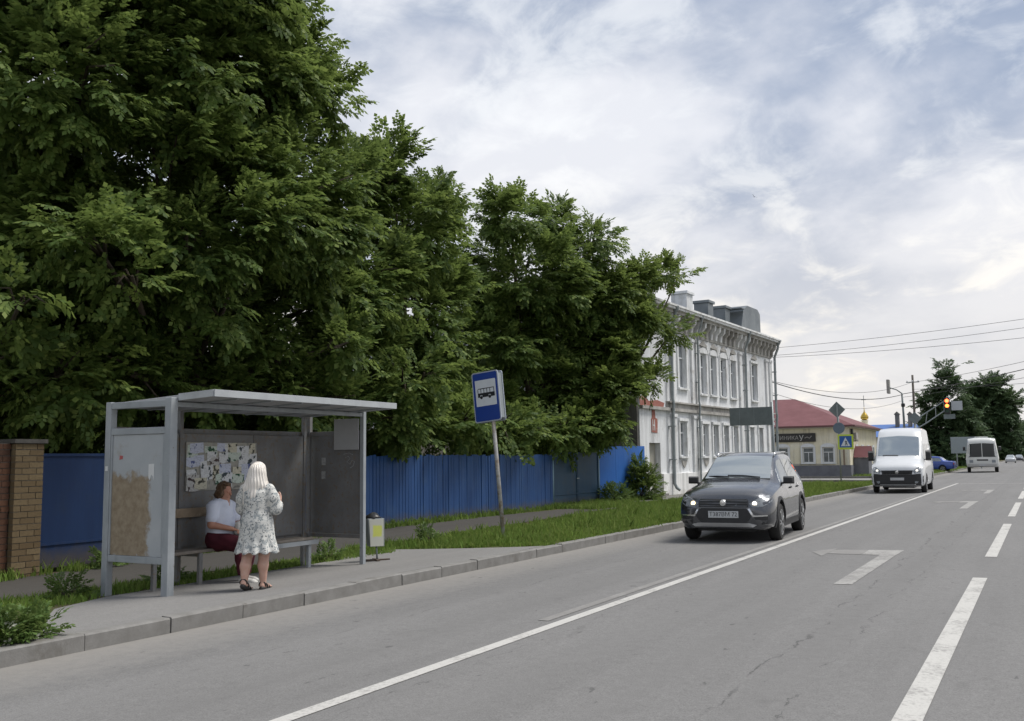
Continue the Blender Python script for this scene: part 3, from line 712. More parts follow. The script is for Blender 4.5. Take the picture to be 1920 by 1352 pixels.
def window(parent, cx_, z0, z1, w, depth=.14, pane=None, trim=True, arch=False, mat_trim=None, mullion=True):
    """window set in the front wall (front face y=0, outside is -y)"""
    wn = part('window', parent, M['frame_w'], lambda b: (b.bx((cx_-w/2, depth-.05, z0), (cx_-w/2+.07, depth, z1)), b.bx((cx_+w/2-.07, depth-.05, z0), (cx_+w/2, depth, z1)),
              b.bx((cx_-w/2+.071, depth-.05, z1-.07), (cx_+w/2-.071, depth, z1)), b.bx((cx_-w/2+.071, depth-.05, z0), (cx_+w/2-.071, depth, z0+.07)),
              b.bx((cx_-w/2+.071, depth-.045, z0+(z1-z0)*.66), (cx_+w/2-.071, depth-.002, z0+(z1-z0)*.66+.06)),
              b.bx((cx_-.025, depth-.04, z0+.071), (cx_+.025, depth-.004, z0+(z1-z0)*.66-.001)) if mullion else None))
    part('pane', wn, pane or M['pane'], lambda b: b.bx((cx_-w/2+.03, depth+.002, z0+.03), (cx_+w/2-.03, depth+.012, z1-.03)))
    tm = mat_trim or M['stucco_w']
    part('sill', wn, tm, lambda b: b.bx((cx_-w/2-.14, -.13, z0-.09), (cx_+w/2+.14, -.002, z0-.005)))
    if trim:
        def sur(b):
            for s in (-1, 1): b.bx((cx_+s*(w/2+.01), -.06, z0), (cx_+s*(w/2+.15), -.002, z1+.02))
            if arch:
                pts = []
                for i in range(9):
                    a = math.pi*i/8; pts.append((cx_+(w/2+.15)*math.cos(a), z1+.022+.30*math.sin(a)))
                b.prism(pts, -.085, -.002, 'y')
            else:
                b.bx((cx_-w/2-.17, -.10, z1+.022), (cx_+w/2+.17, -.002, z1+.15))
        part('surround', wn, tm, sur)
    return wn
ob = thing('old_building', 'two-storey grey-white stucco building with ornate cornice and tall narrow windows', 'building', (-15.0, 38.5, 0), R(87.0))
BL, BD, BE = 19.12, 11.0, 8.35
UP = [(4.97, .95, 4.86, 7.0), (7.73, .82, 4.72, 6.72), (9.15, .82, 4.72, 6.72), (10.63, .82, 4.72, 6.72), (12.17, .82, 4.72, 6.72), (15.8, .98, 4.75, 6.85)]
LO = [(4.85, .8, 1.66, 3.28), (7.76, .72, 1.66, 3.22), (9.20, .72, 1.66, 3.22), (10.75, .72, 1.66, 3.22), (12.25, .72, 1.66, 3.22), (15.0, .7, 1.66, 3.22), (16.6, .7, 1.66, 3.22)]
holes = [(c_-w_/2, c_+w_/2, a, e) for c_, w_, a, e in UP+LO]+[(.95, 2.15, 0.0, 2.26)]
part('front_wall', ob, M['stucco'], lambda b: holed(b, 0, BL, 0, BE, holes, 0, .4))
part('wall', ob, M['endwall'], lambda b: (b.bx((0, .402, 0), (.4, BD, BE)), b.bx((BL-.4, .402, 0), (BL, BD, BE)), b.bx((.402, BD-.4, 0), (BL-.402, BD-.003, BE))))
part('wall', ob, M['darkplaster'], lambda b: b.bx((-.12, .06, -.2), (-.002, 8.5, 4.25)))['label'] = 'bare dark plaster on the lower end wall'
def plin(b):
    b.bx((-.10, -.12, -.1), (.93, -.002, .92)); b.bx((2.17, -.12, -.1), (BL+.1, -.002, .9))
part('plinth', ob, M['plinth'], plin, False, .01)
for i, (c_, w_, a, e) in enumerate(UP): window(ob, c_, a, e, w_, .16, M['sheen_pane'] if i != 3 else M['pane'], True, 0 < i < 5)
for i, (c_, w_, a, e) in enumerate(LO): window(ob, c_, a, e, w_, .16, M['pane'] if i % 2 else M['sheen_pane'], True, False)
door = part('door', ob, plain('beige_door', (.34, .33, .28), .6), lambda b: b.bx((.96, .25, .05), (2.14, .30, 2.25)))
part('handle', door, M['ink'], lambda b: b.bx((1.98, .20, 1.0), (2.02, .249, 1.14)))
part('step', ob, M['kerb'], lambda b: b.bx((.9, -.35, -.1), (2.16, .24, .045)))
for u0_, u1_ in ((3.45, 3.95), (6.05, 6.42), (6.62, 6.98), (13.15, 13.5), (14.0, 14.35), (17.9, 18.25), (18.6, 19.0)):
    def pil(b):
        b.bx((u0_, -.10, .902), (u1_, -.002, 3.45)); b.bx((u0_-.05, -.14, 3.452), (u1_+.05, -.002, 3.60))
        b.bx((u0_, -.10, 4.16), (u1_, -.002, 7.15)); b.bx((u0_-.05, -.14, 7.152), (u1_+.05, -.002, 7.30))
    part('pilaster', ob, M['stucco_w'], pil, False, .01)
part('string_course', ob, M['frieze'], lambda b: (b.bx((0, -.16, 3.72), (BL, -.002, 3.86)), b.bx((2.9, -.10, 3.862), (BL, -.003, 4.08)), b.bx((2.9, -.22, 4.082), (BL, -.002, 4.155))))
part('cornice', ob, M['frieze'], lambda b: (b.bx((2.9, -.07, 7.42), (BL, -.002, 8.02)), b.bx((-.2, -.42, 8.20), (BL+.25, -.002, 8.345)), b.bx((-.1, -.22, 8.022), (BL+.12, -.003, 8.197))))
part('cornice', ob, M['stucco_w'], lambda b: (b.bx((-.3, -.56, 8.352), (BL+.35, .38, 8.46)), b.bx((-.3, -.62, 8.462), (BL+.4, .5, 8.55))))
bk = random.Random(2)
brm = MB(); brm.prism([(-.40, 8.196), (-.072, 8.196), (-.072, 7.5), (-.16, 7.52), (-.20, 7.80), (-.36, 7.96)], -.10, .10, 'x'); br_me = brm.mesh('bracket', [M['frieze']]); br_me2 = br_me.copy(); br_me2.materials.clear(); br_me2.materials.append(M['stucco_w'])
for i in range(24):
    o = link('bracket', br_me if bk.random() < .55 else br_me2, ob); o.location = (3.25+i*.685, 0, 0)
for c_ in (8.44, 9.89, 11.40):
    part('ornament', ob, M['stucco_w'], lambda b: (b.prism([(c_, 6.72), (c_+.36, 7.22), (c_, 7.40), (c_-.36, 7.22)], -.075, -.002, 'y'),))
for c_ in (7.73, 9.15, 10.63, 12.17, 4.97, 15.8):
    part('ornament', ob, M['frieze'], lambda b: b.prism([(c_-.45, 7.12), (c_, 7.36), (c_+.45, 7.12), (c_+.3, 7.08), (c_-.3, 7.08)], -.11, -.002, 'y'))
for c_, zz in ((4.85, 1.28), (7.76, 1.3)):
    part('ornament', ob, M['frieze'], lambda b: b.prism([(c_-.3, zz+.2), (c_+.3, zz+.2), (c_+.2, zz), (c_, zz-.15), (c_-.2, zz)], -.06, -.002, 'y'))
part('brick_patch', ob, M['redbrick'], lambda b: (b.prism([(.05, 3.87), (2.6, 3.87), (2.7, 4.06), (1.9, 4.16), (1.0, 4.08), (.3, 4.3), (.0, 4.2)], -.02, -.003, 'y'),
     b.prism([(1.22, 2.72), (1.86, 2.70), (1.90, 3.32), (1.66, 3.36), (1.62, 3.70), (1.3, 3.70), (1.30, 3.36), (1.20, 3.30)], -.018, -.002, 'y')))['label'] = 'bare red brick where the plaster has fallen'
part('sign_frame', ob, M['stucco_w'], lambda b: (b.bx((1.30, -.03, 2.80), (1.36, -.019, 3.28)), b.bx((1.50, -.03, 2.80), (1.56, -.019, 3.28)), b.bx((1.37, -.03, 3.0), (1.49, -.019, 3.06))))
for i, (u_, z0, r_) in enumerate(((3.2, 8.2, .075), (13.75, 8.2, .06), (19.16, 8.2, .075), (6.52, 8.2, .05))):
    def dp(b):
        b.tube([(u_, -.5, z0+.1), (u_, -.45, z0-.2), (u_, -.24, z0-.7), (u_, -.22, 4.3), (u_, -.26, 4.0), (u_, -.22, 3.6), (u_, -.20, .45), (u_+.05, -.28, .25), (u_+.12, -.42, .15)], r_, 10)
        b.lathe([(r_, z0+.02), (r_*2.2, z0+.22), (r_*2.2, z0+.30), (r_, z0+.31)], 'z', 12, (u_, -.5, 0))
        for zz in (1.5, 3.0, 5.2, 6.6): b.bx((u_-r_*1.25, -.22-r_*1.2, zz), (u_+r_*1.25, -.003, zz+.05))
    part('downpipe', ob, M['galv'], dp, 40)
def roofb(b):
    e, rz_ = 8.552, 10.2
    b.add([(-.3, -.6, e), (BL+.4, -.6, e), (BL+.4, BD+.3, e), (-.3, BD+.3, e), (4.2, BD/2, rz_), (BL-4.2, BD/2, rz_)], [(0,1,5,4), (1,2,5), (2,3,4,5), (3,0,4), (0,3,2,1)])
broof = part('roof', ob, M['zinc'], roofb)
for u_, y_, zt, ww in ((8.4, 1.25, 10.05, .85), (11.5, 1.25, 10.0, .8), (14.2, 1.25, 10.05, .8)):
    ch = part('chimney', broof, M['zinc'] if u_ > 8.5 else M['stucco'], lambda b: (b.bx((u_-ww/2, y_-ww/2, 8.6), (u_+ww/2, y_+ww/2, zt-.15)), b.bx((u_-ww/2-.08, y_-ww/2-.08, zt-.148), (u_+ww/2+.08, y_+ww/2+.08, zt))), False, .015)
part('dormer', broof, M['zinc'], lambda b: (b.prism([(14.9, 8.58), (18.55, 8.58), (18.55, 10.05), (18.1, 10.30), (16.2, 10.30), (15.5, 10.0)], .35, 2.6, 'y'),
     b.bx((14.85, .25, 9.96), (15.4, 2.7, 10.03))), False, .01)

# ------------------------------------------------------------------ yellow house with the red roof
yh = thing('yellow_house', 'single-storey yellow house with red hipped roof and dark shop sign', 'house', (-18.0, 79.0, 0))
M['yellow'] = stucco('yellow_plaster', (.70, .655, .50), (.65, .605, .46), (.72, .69, .58), .6)
M['redroof'] = mottled('red_roof_metal', (.145, .040, .046), (.12, .033, .038), .9, .7, .1, 0, (.18, .065, .07))
M['greyplinth'] = mottled('grey_plinth', (.17, .175, .20), (.13, .135, .155), 2, .8, .2)
M['cream'] = plain('cream_trim', (.58, .56, .47), .7)
yx0, yx1, ye = -7.6, 4.7, 3.95      # local x range (world -25.6 .. -13.3)
FW = [(-6.3, .85), (-4.4, .85), (-2.5, .85), (-.5, .85), (1.5, .85), (3.05, .85)]
holes = [(c_-w_/2, c_+w_/2, 1.06, 2.28) for c_, w_ in FW]
part('front_wall', yh, M['yellow'], lambda b: holed(b, yx0, yx1, .86, ye, holes, 0, .35))
for c_, w_ in FW: window(yh, c_, 1.06, 2.28, w_, .14, M['pane'], True, True, M['frame_w'])
SWN = [(3.2, .8), (6.0, .8), (9.0, .8), (11.8, .8)]
sw = part('side_wall', yh, M['yellow'], lambda b: (b.bx((yx1-.35, .352, .86), (yx1, 14, ye)), b.bx((yx0, .352, .86), (yx0+.35, 14, ye)), b.bx((yx0+.352, 13.65, .86), (yx1-.352, 13.99, ye))))
for c_, w_ in SWN:
    wn = part('window', yh, M['frame_w'], lambda b: (b.bx((yx1+.002, c_-.55, .98), (yx1+.05, c_-.4, 2.5)), b.bx((yx1+.002, c_+.4, .98), (yx1+.05, c_+.55, 2.5)), b.bx((yx1+.002, c_-.399, 2.3), (yx1+.05, c_+.399, 2.5)), b.bx((yx1+.002, c_-.399, .98), (yx1+.05, c_+.399, 1.06)), b.bx((yx1+.002, c_-.02, 1.061), (yx1+.035, c_+.02, 2.299))))
    part('pane', wn, M['pane'], lambda b: b.bx((yx1+.0015, c_-.398, 1.062), (yx1+.02, c_+.398, 2.298)))
part('plinth', yh, M['greyplinth'], lambda b: (b.bx((yx0-.05, -.08, -.1), (yx1+.06, .4, .858)), b.bx((yx1-.3, .402, -.1), (yx1+.06, 14.05, .857))))
for xx in (3.65, 3.95, 4.25, 4.56): part('pilaster', yh, M['cream'] if xx != 4.25 else plain('brown_trim', (.23, .18, .13), .7), lambda b: b.bx((xx-.07, -.07, .862), (xx+.07, -.002, 2.62)))
part('ledge', yh, M['frieze'], lambda b: (b.bx((yx0, -.05, .93), (3.4, -.002, .99)),))
part('eaves', yh, M['cream'], lambda b: (b.bx((yx0-.3, -.3, 3.78), (yx1+.32, -.002, 3.93)), b.bx((yx1+.002, .0, 3.78), (yx1+.32, 14.2, 3.93))))
def yroof(b):
    e = 3.955
    b.add([(yx0-.5, -.55, e), (yx1+.5, -.55, e), (yx1+.5, 14.5, e), (yx0-.5, 14.5, e), (-.9, 7.0, 6.6), (-3.6, 7.0, 6.6)], [(0,1,4,5), (1,2,4), (2,3,5,4), (3,0,5), (0,3,2,1)])
yrf = part('roof', yh, M['redroof'], yroof)
part('gutter', yrf, plain('roof_edge', (.12, .05, .05), .6), lambda b: (b.bx((yx0-.5, -.62, 3.86), (yx1+.56, -.552, 4.0)), b.bx((yx1+.502, -.55, 3.86), (yx1+.56, 14.5, 4.0))))
part('chimney', yrf, M['galv'], lambda b: (b.bx((-3.3, 2.6, 4.5), (-2.75, 3.15, 6.1)), b.bx((-3.42, 2.5, 6.1), (-2.63, 3.25, 6.22)), b.bx((-3.2, 2.7, 6.22), (-3.1, 2.8, 6.5)), b.bx((-2.95, 2.7, 6.22), (-2.85, 2.8, 6.5)), b.bx((-3.38, 2.55, 6.5), (-2.67, 3.2, 6.58))))
sb = part('shop_sign', yh, plain('sign_black_board', (.022, .021, .02), .5), lambda b: b.bx((-1.75, -.16, 2.74), (2.15, -.06, 3.42)), False, .02)
def text_part(name, parent, mat, txt, size, mw, depth=.004):
    cu = bpy.data.curves.new(name, 'FONT'); cu.body = txt; cu.size = size; cu.extrude = depth; cu.align_x = 'CENTER'; cu.align_y = 'CENTER'; cu.resolution_u = 2
    ob_ = bpy.data.objects.new(name, cu); COL.objects.link(ob_)
    me = bpy.data.meshes.new_from_object(ob_.evaluated_get(bpy.context.evaluated_depsgraph_get())); bpy.data.objects.remove(ob_, do_unlink=True)
    me.materials.clear(); me.materials.append(mat); me.transform(mw); me.name = name
    return link(name, me, parent)
M['sign_letter'] = plain('sign_letters', (.34, .33, .31), .6)
upright = Matrix.Rotation(R(90), 4, 'X')
text_part('lettering', sb, M['sign_letter'], 'КУЛИНИКА', .42, Matrix.Translation((-.35, -.166, 3.06)) @ upright)
text_part('lettering', sb, plain('sign_letters_big', (.46, .46, .44), .6), 'У', .62, Matrix.Translation((1.05, -.166, 3.02)) @ upright)
part('flourish', sb, M['sign_letter'], lambda b: b.tube([(1.3, -.165, 3.02), (1.5, -.165, 3.12), (1.7, -.165, 3.02), (1.85, -.165, 3.2)], .035, 6))
part('porch_roof', yh, M['redroof'], lambda b: b.prism([(1.2, 1.45), (2.2, 2.35), (3.2, 1.45)], yx1+.05, yx1+1.3, 'x'))
part('porch', yh, M['greyplinth'], lambda b: (b.bx((yx1+.06, 1.35, .0), (yx1+1.15, 3.05, 1.44)),))
ac = part('air_conditioner', yh, plain('ac_housing', (.36, .34, .31), .6), lambda b: b.bx((yx1+.06, .9, 2.85), (yx1+.4, 1.75, 3.4)), False, .02)
part('bracket', ac, M['ink'], lambda b: (b.bx((yx1+.06, .35, 2.7), (yx1+.22, .6, 3.7)), b.bx((yx1+.001, .85, 2.72), (yx1+.38, 1.8, 2.80))))

# ------------------------------------------------------------------ farther buildings
def small_house(name, label, loc, wx, dy, he, hr, wall, rf, chim=(), cat='house', nwin=3):
    h = thing(name, label, cat, loc)
    part('wall', h, wall, lambda b: b.bx((-wx/2, 0, -.1), (wx/2, dy, he)))
    r_ = part('roof', h, rf, lambda b: b.add([(-wx/2-.4, -.4, he+.003), (wx/2+.4, -.4, he+.003), (wx/2+.4, dy+.4, he+.003), (-wx/2-.4, dy+.4, he+.003), (wx/2-.1, dy/2, hr), (-wx/2+.1, dy/2, hr)], [(0,1,4,5), (1,2,4), (2,3,5,4), (3,0,5), (0,3,2,1)]))
    for cx_, zt in chim: part('chimney', r_, M['darkplaster'], lambda b: (b.bx((cx_-.2, dy/2-1.2, he+.3), (cx_+.2, dy/2-.6, zt-.35)), b.bx((cx_-.28, dy/2-1.28, zt-.349), (cx_+.28, dy/2-.52, zt-.25)), b.prism([(cx_-.25, zt-.249), (cx_+.25, zt-.249), (cx_, zt)], dy/2-1.2, dy/2-.6, 'y')))
    for i in range(nwin):
        c_ = -wx/2+wx*(i+.5)/nwin
        wn = part('window', h, M['frame_w'], lambda b: (b.bx((c_-.5, -.05, he*.38), (c_-.4, -.002, he*.8)), b.bx((c_+.4, -.05, he*.38), (c_+.5, -.002, he*.8)), b.bx((c_-.399, -.05, he*.74), (c_+.399, -.002, he*.8)), b.bx((c_-.399, -.05, he*.38), (c_+.399, -.002, he*.43))))
        part('pane', wn, M['pane'], lambda b: b.bx((c_-.398, -.03, he*.431), (c_+.398, -.0015, he*.739)))
    return h
small_house('blue_roof_house', 'house with a bright blue metal roof and two dark chimneys', (-15.0, 108, 0), 6.4, 9, 3.5, 4.95, M['yellow'], plain('blue_roof_metal', (.045, .13, .38), .4), ((1.3, 6.3), (2.6, 6.25)))
small_house('white_house', 'small white house far down the road beyond the bus', (-12.0, 292, 0), 5.2, 8, 3.2, 4.6, M['plinth'], M['zinc'], (), 'house', 2)
small_house('backyard_house', 'grey gabled house glimpsed through the trees behind the blue fence', (-27.5, 33, -.14), 9, 10, 4.2, 7.4, M['darkplaster'], M['zinc'])
cht = thing('church', 'distant church with a small golden onion dome and cross', 'church', (-30.6, 200, 0))
part('wall', cht, M['plinth'], lambda b: (b.bx((-5, -3, 0), (5, 10, 6.2)), b.bx((-1.4, -1.4, 6.2), (1.4, 1.4, 7.2))))
part('drum', cht, M['yellow'], lambda b: b.lathe([(.6, 7.2), (.6, 8.3), (.75, 8.35), (.75, 8.5)], 'z', 14), 40)
part('dome', cht, plain('gold_leaf', (.55, .38, .08), .3, .8), lambda b: b.lathe([(.42, 8.5), (.74, 8.9), (.76, 9.2), (.5, 9.7), (.16, 10.1), (.08, 10.5), (.02, 11.2)], 'z', 18), True)
part('cross', cht, M['galv'], lambda b: (b.bx((-.05, -.05, 11.1), (.05, .05, 13.4)), b.bx((-.45, -.04, 12.5), (.45, .04, 12.6))))
bb = thing('billboard', 'pale grey roadside billboard standing beyond the parked blue car', 'billboard', (-7.9, 124, 0))
part('panel', bb, plain('billboard_grey', (.26, .30, .32), .6), lambda b: b.bx((-1.6, -.08, 1.7), (1.6, .08, 3.6)), False, .02)
for xx in (-1.0, 1.5): part('leg', bb, M['galv'], lambda b: b.bx((xx-.06, -.05, -.1), (xx+.06, .05, 1.698)))
# ------------------------------------------------------------------ trees
def leaflet(o, d, up, l, w_):
    """kite-shaped leaflet folded a little along its midrib: 4 verts"""
    s = np.cross(d, up); s /= np.linalg.norm(s)
    return [o, o+d*l*.45+s*w_-up*.012*l/.1, o+d*l-up*l*.22, o+d*l*.45-s*w_-up*.012*l/.1]
def spray_template(seed, nleaf=9, ll=.120, lw=.043, twig=.55):
    g = np.random.default_rng(seed); V = []
    for i in range(nleaf):
        t = (i+.4)/nleaf; side = 1 if i % 2 else -1
        o = np.array([twig*t, 0, -.10*t*t])
        ang = side*g.uniform(.5, 1.25)*(1-t*.55); droop = g.uniform(-.25, .38)
        d = np.array([math.cos(ang)*math.cos(droop), math.sin(ang)*math.cos(droop), -math.sin(droop)])
        up = np.array([math.sin(droop)*.6, g.normal(0, .25), 1.0]); up /= np.linalg.norm(up)
        rl = g.uniform(.17, .26); s = np.cross(d, up); s /= np.linalg.norm(s)
        for f_, k in ((.42, 1), (.74, .9)):
            for sg in (-1, 1):
                dd = d*.55+s*sg*.8-up*g.uniform(0, .35); dd /= np.linalg.norm(dd)
                V += leaflet(o+d*rl*f_-up*.05*f_, dd, up, ll*k*g.uniform(.8, 1.15), lw*k)
        dd = d-up*.35; dd /= np.linalg.norm(dd); V += leaflet(o+d*rl*.95-up*.05, dd, up, ll*1.1, lw*1.1)
    return np.array(V)
SPRAYS = [spray_template(i) for i in range(6)]
def place_sprays(pos, axis, scale, g):
    out = []
    k = g.integers(0, len(SPRAYS), len(pos))
    x = axis/np.linalg.norm(axis, axis=1)[:, None]
    up = np.array([0, 0, 1.0])+g.normal(0, .28, (len(pos), 3))
    y_ = np.cross(up, x); y_ /= np.linalg.norm(y_, axis=1)[:, None]; z_ = np.cross(x, y_)
    Rm = np.stack([x, y_, z_], 2)*np.asarray(scale).reshape(-1, 1, 1)
    for i, T_ in enumerate(SPRAYS):
        m_ = k == i
        if m_.any(): out.append((np.einsum('nij,vj->nvi', Rm[m_], T_)+pos[m_][:, None, :]).reshape(-1, 3))
    return np.concatenate(out)
def crown_points(lobes, dens, seed, shoots=.16, hollow=.40, sc=1.0):
    g = np.random.default_rng(seed); P_, A_, S_ = [], [], []
    for (cx_, cy_, cz_, r_) in lobes:
        r0_ = r_; r_ = max(r_-.62*sc, r_*.48); n = max(int(dens*r0_*r0_/sc**2), 12)
        K = max(int(4.2*r0_*r0_/sc**2), 5); cd_ = g.normal(0, 1, (K, 3)); cd_ /= np.linalg.norm(cd_, axis=1)[:, None]
        cf = .50+.52*g.random(K)**.6; ci = g.integers(0, K, n); sig = .24*sc
        d = cd_[ci]; lump = 1+.14*np.sin(d[:, 0]*5+cx_*3)*np.sin(d[:, 1]*4+cy_*2)
        off_ = g.normal(0, 1, (n, 3))*np.array([sig, sig, sig*.62])
        p = np.array([cx_, cy_, cz_])+d*(cf[ci]*lump*r_)[:, None]*np.array([1, 1, .94])+off_
        a = d*.75+off_/sig*.35+np.array([0, 0, .10])+g.normal(0, .28, (n, 3))
        P_.append(p); A_.append(a); S_.append(g.uniform(.75, 1.2, n)*sc)
        nc = int(n*.18); d = g.normal(0, 1, (nc, 3)); d /= np.linalg.norm(d, axis=1)[:, None]
        P_.append(np.array([cx_, cy_, cz_])+d*(r_*.55*g.random(nc)**.5)[:, None]); A_.append(d+g.normal(0, .4, (nc, 3))); S_.append(g.uniform(1.0, 1.35, nc)*sc)
        ns = int(n*shoots/5)
        if ns:
            d = g.normal(0, 1, (ns, 3)); d[:, 2] = np.abs(d[:, 2])*.9+.1; d /= np.linalg.norm(d, axis=1)[:, None]
            q = np.array([cx_, cy_, cz_])+d*r_*.92; ax = d*.75+np.array([0, 0, .8])+g.normal(0, .16, (ns, 3)); ax /= np.linalg.norm(ax, axis=1)[:, None]
            ln = g.uniform(.45, 1.15, ns)*min(max(r_, .6), 1.5)*.8
            for t in (.15, .4, .65, .9, 1.1):
                P_.append(q+ax*(ln*t)[:, None]); A_.append(ax*.7+g.normal(0, .55, (ns, 3))); S_.append(g.uniform(.6, .95, ns)*sc*(1.1-.45*t))
    return np.concatenate(P_), np.concatenate(A_), np.concatenate(S_)
def bark(name, c1, c2):
    t = MT(name); n = t.noise(t.wpos((1, 1, .3)), 14, 6, .7); c = t.mix(t.ramp(n, .35, .65), c1, c2); return t.set(c, .95, 0, .2, n, .8, .03)
M['bark'] = bark('grey_brown_bark', (.09, .075, .055), (.045, .037, .03)); M['birch'] = bark('birch_bark', (.42, .41, .38), (.10, .09, .08))
M['leaf'] = leafmat('maple_leaf', (.036, .070, .015), (.088, .142, .032), (.225, .29, .080), .38, .6, .55)
M['leaf2'] = leafmat('ash_leaf', (.042, .078, .018), (.092, .142, .032), (.225, .285, .075), .38, .6, .55)
M['leaf_far'] = leafmat('far_leaf', (.050, .088, .040), (.070, .112, .050), (.10, .145, .065), .25, .6, .1)
M['leaf_bright'] = leafmat('elder_leaf', (.075, .13, .035), (.10, .165, .045), (.17, .22, .07), .3, .5, 1.2)
def tree(label, base, lobes, dens, seed, mat, trunk_r=.28, fork=2.2, sc=1.0, bk_=None, group=None, name='maple_tree', cat='tree', shoots=.16, limbs=True):
    t = thing(name, label, cat, base, 0, group)
    B = Vector(base); g = random.Random(seed)
    b = MB(); b.M = Matrix.Translation(-B)
    top = max(l[2] for l in lobes); cx_ = sum(l[0] for l in lobes)/len(lobes); cy_ = sum(l[1] for l in lobes)/len(lobes)
    f0 = Vector((base[0]*.8+cx_*.2, base[1]*.8+cy_*.2, base[2]+fork))
    b.tube([(B.x, B.y, B.z-.3), (B.x, B.y, B.z+.3), tuple(B.lerp(f0, .6)), tuple(f0)], [trunk_r*1.35, trunk_r, trunk_r*.86, trunk_r*.8], 10)
    for (x, y_, z_, r_) in lobes:
        e = Vector((x, y_, z_)); mid_ = f0.lerp(e, .5)+Vector((g.uniform(-.3, .3), g.uniform(-.3, .3), .35))
        b.tube([tuple(f0), tuple(f0.lerp(mid_, .5)), tuple(mid_), tuple(e)], [trunk_r*.5, trunk_r*.36, trunk_r*.24, trunk_r*.1], 6)
        for k in range(3):
            dv = Vector((g.gauss(0, 1), g.gauss(0, 1), g.gauss(.3, .7))).normalized()*r_*.85
            b.tube([tuple(e-(e-mid_)*.2), tuple(e+dv*.5+Vector((0, 0, .1))), tuple(e+dv)], [trunk_r*.12, trunk_r*.07, trunk_r*.03], 5)
    b.build('trunk', bk_ or M['bark'], t, True, fix=False)
    P_, A_, S_ = crown_points(lobes, dens, seed, shoots, .4, sc)
    V = place_sprays(P_, A_, S_, np.random.default_rng(seed+1))-np.array(base)
    np_mesh('crown', V, np.arange(len(V)).reshape(-1, 4), mat, 4, t)
    return t
LA = [(-17.0, 15.0, 10.9, 2.96), (-17.0, 12.1, 9.4, 2.17), (-16.8, 17.1, 11.2, 2.13), (-16.8, 18.5, 12.2, 1.19), (-16.3, 14.1, 6.7, 2.97), (-16.0, 11.5, 5.5, 1.91), (-16.3, 17.7, 7.8, 2.52), (-16.5, 18.9, 11.3, 1.13), (-15.6, 15.4, 4.3, 2.0), (-15.8, 18.7, 5.7, 1.89), (-15.6, 12.0, 3.7, 1.72), (-16.8, 20.2, 9.4, 1.32), (-17.5, 15.4, 13.7, 3.32), (-18.0, 12.0, 12.0, 2.24), (-16.5, 14.4, 2.8, 1.71), (-16.0, 17.8, 3.2, 1.69), (-13.9, 10.6, 5.4, 0.68), (-14.0, 12.7, 5.9, 0.76), (-13.9, 11.4, 4.9, 0.42)]
LE = [(-18.5, 11.8, 7.5, 1.32), (-17.0, 10.4, 5.0, 1.46), (-16.5, 10.9, 3.9, 1.08), (-19.0, 11.4, 9.0, 2.2), (-14.0, 9.4, 4.2, 0.5), (-16.0, 11.0, 2.9, 1.06), (-16.0, 10.0, 2.6, 1.1)]
LB = [(-17.0, 22.6, 9.9, 1.12), (-17.0, 24.1, 8.8, 1.99), (-17.0, 23.4, 10.9, 0.66), (-17.5, 26.8, 10.4, 0.91), (-18.0, 27.8, 8.3, 1.08), (-16.3, 21.3, 6.7, 1.72), (-16.8, 24.7, 6.2, 2.0), (-15.8, 20.0, 4.3, 1.55), (-15.8, 23.0, 3.8, 1.7), (-16.0, 21.7, 2.6, 1.33), (-14.2, 20.1, 3.6, 0.68)]
LC = [(-17.0, 30.9, 10.6, 1.2), (-17.0, 34.5, 11.3, 1.2), (-17.2, 32.4, 8.6, 2.48), (-16.0, 34.3, 9.5, 1.41), (-15.6, 35.5, 10.6, 0.79), (-16.6, 34.2, 6.5, 2.66), (-17.0, 29.7, 5.8, 2.11), (-16.0, 30.7, 3.9, 2.12), (-16.0, 26.9, 3.2, 1.56), (-15.8, 34.4, 4.1, 1.89), (-15.6, 35.1, 7.8, 1.4), (-15.8, 29.1, 2.5, 1.47), (-15.8, 32.9, 2.8, 1.41)]
LD = [(-14.2, 33.8, 8.1, 1.03), (-13.8, 35.6, 8.7, 0.72), (-13.6, 37.8, 9.3, 0.49), (-13.4, 39.4, 9.4, 0.32), (-13.9, 34.6, 7.0, 0.87), (-13.5, 36.3, 7.1, 0.47), (-13.2, 37.7, 6.7, 0.37), (-13.9, 33.7, 5.4, 0.93), (-13.4, 35.1, 4.6, 0.5), (-14.8, 33.8, 6.1, 1.23), (-14.0, 32.3, 3.0, 0.82), (-13.9, 32.8, 4.2, 0.79)]
LF1 = [(-12.0, 130.0, 7.7, 1.66), (-10.3, 130.0, 10.3, 1.46), (-10.1, 130.0, 12.3, 0.8), (-12.8, 130.0, 4.4, 1.46), (-10.9, 130.0, 5.0, 2.64), (-8.7, 130.0, 6.3, 1.97), (-11.1, 130.0, 1.7, 2.31), (-8.6, 130.0, 9.2, 0.92)]
LF2 = [(-12.4, 280.0, 12.9, 7.67), (-14.7, 280.0, 16.5, 4.21), (-8.6, 280.0, 14.1, 5.54), (-10.8, 280.0, 18.4, 3.9), (-16.4, 280.0, 8.8, 4.91), (-7.8, 280.0, 7.2, 4.42), (-12.8, 280.0, 5.2, 6.96)]
LF3 = [(-10.5, 600.0, 7.5, 8.22), (-5.0, 600.0, 11.8, 8.19), (0.9, 600.0, 4.4, 7.26)]
def lean(lobes, f_hi, f_lo):
    """canopy leans out over the road high up and stands back low down"""
    out = []
    for x, y_, z_, r_ in lobes:
        k = min(max((z_-3.2)/4.5, 0), 1); f_ = f_lo+(f_hi-f_lo)*k; out.append((x*f_, y_*f_, 1.6+(z_-1.6)*f_, r_*f_))
    return out
LA = lean(LA[:16], .90, 1.10)+LA[16:]; LB = lean(LB[:10], .92, 1.09)+LB[10:]; LC = lean(LC, .95, 1.07); LE = lean(LE[:4], .95, 1.05)+LE[4:5]+lean(LE[5:], 1, 1.1)
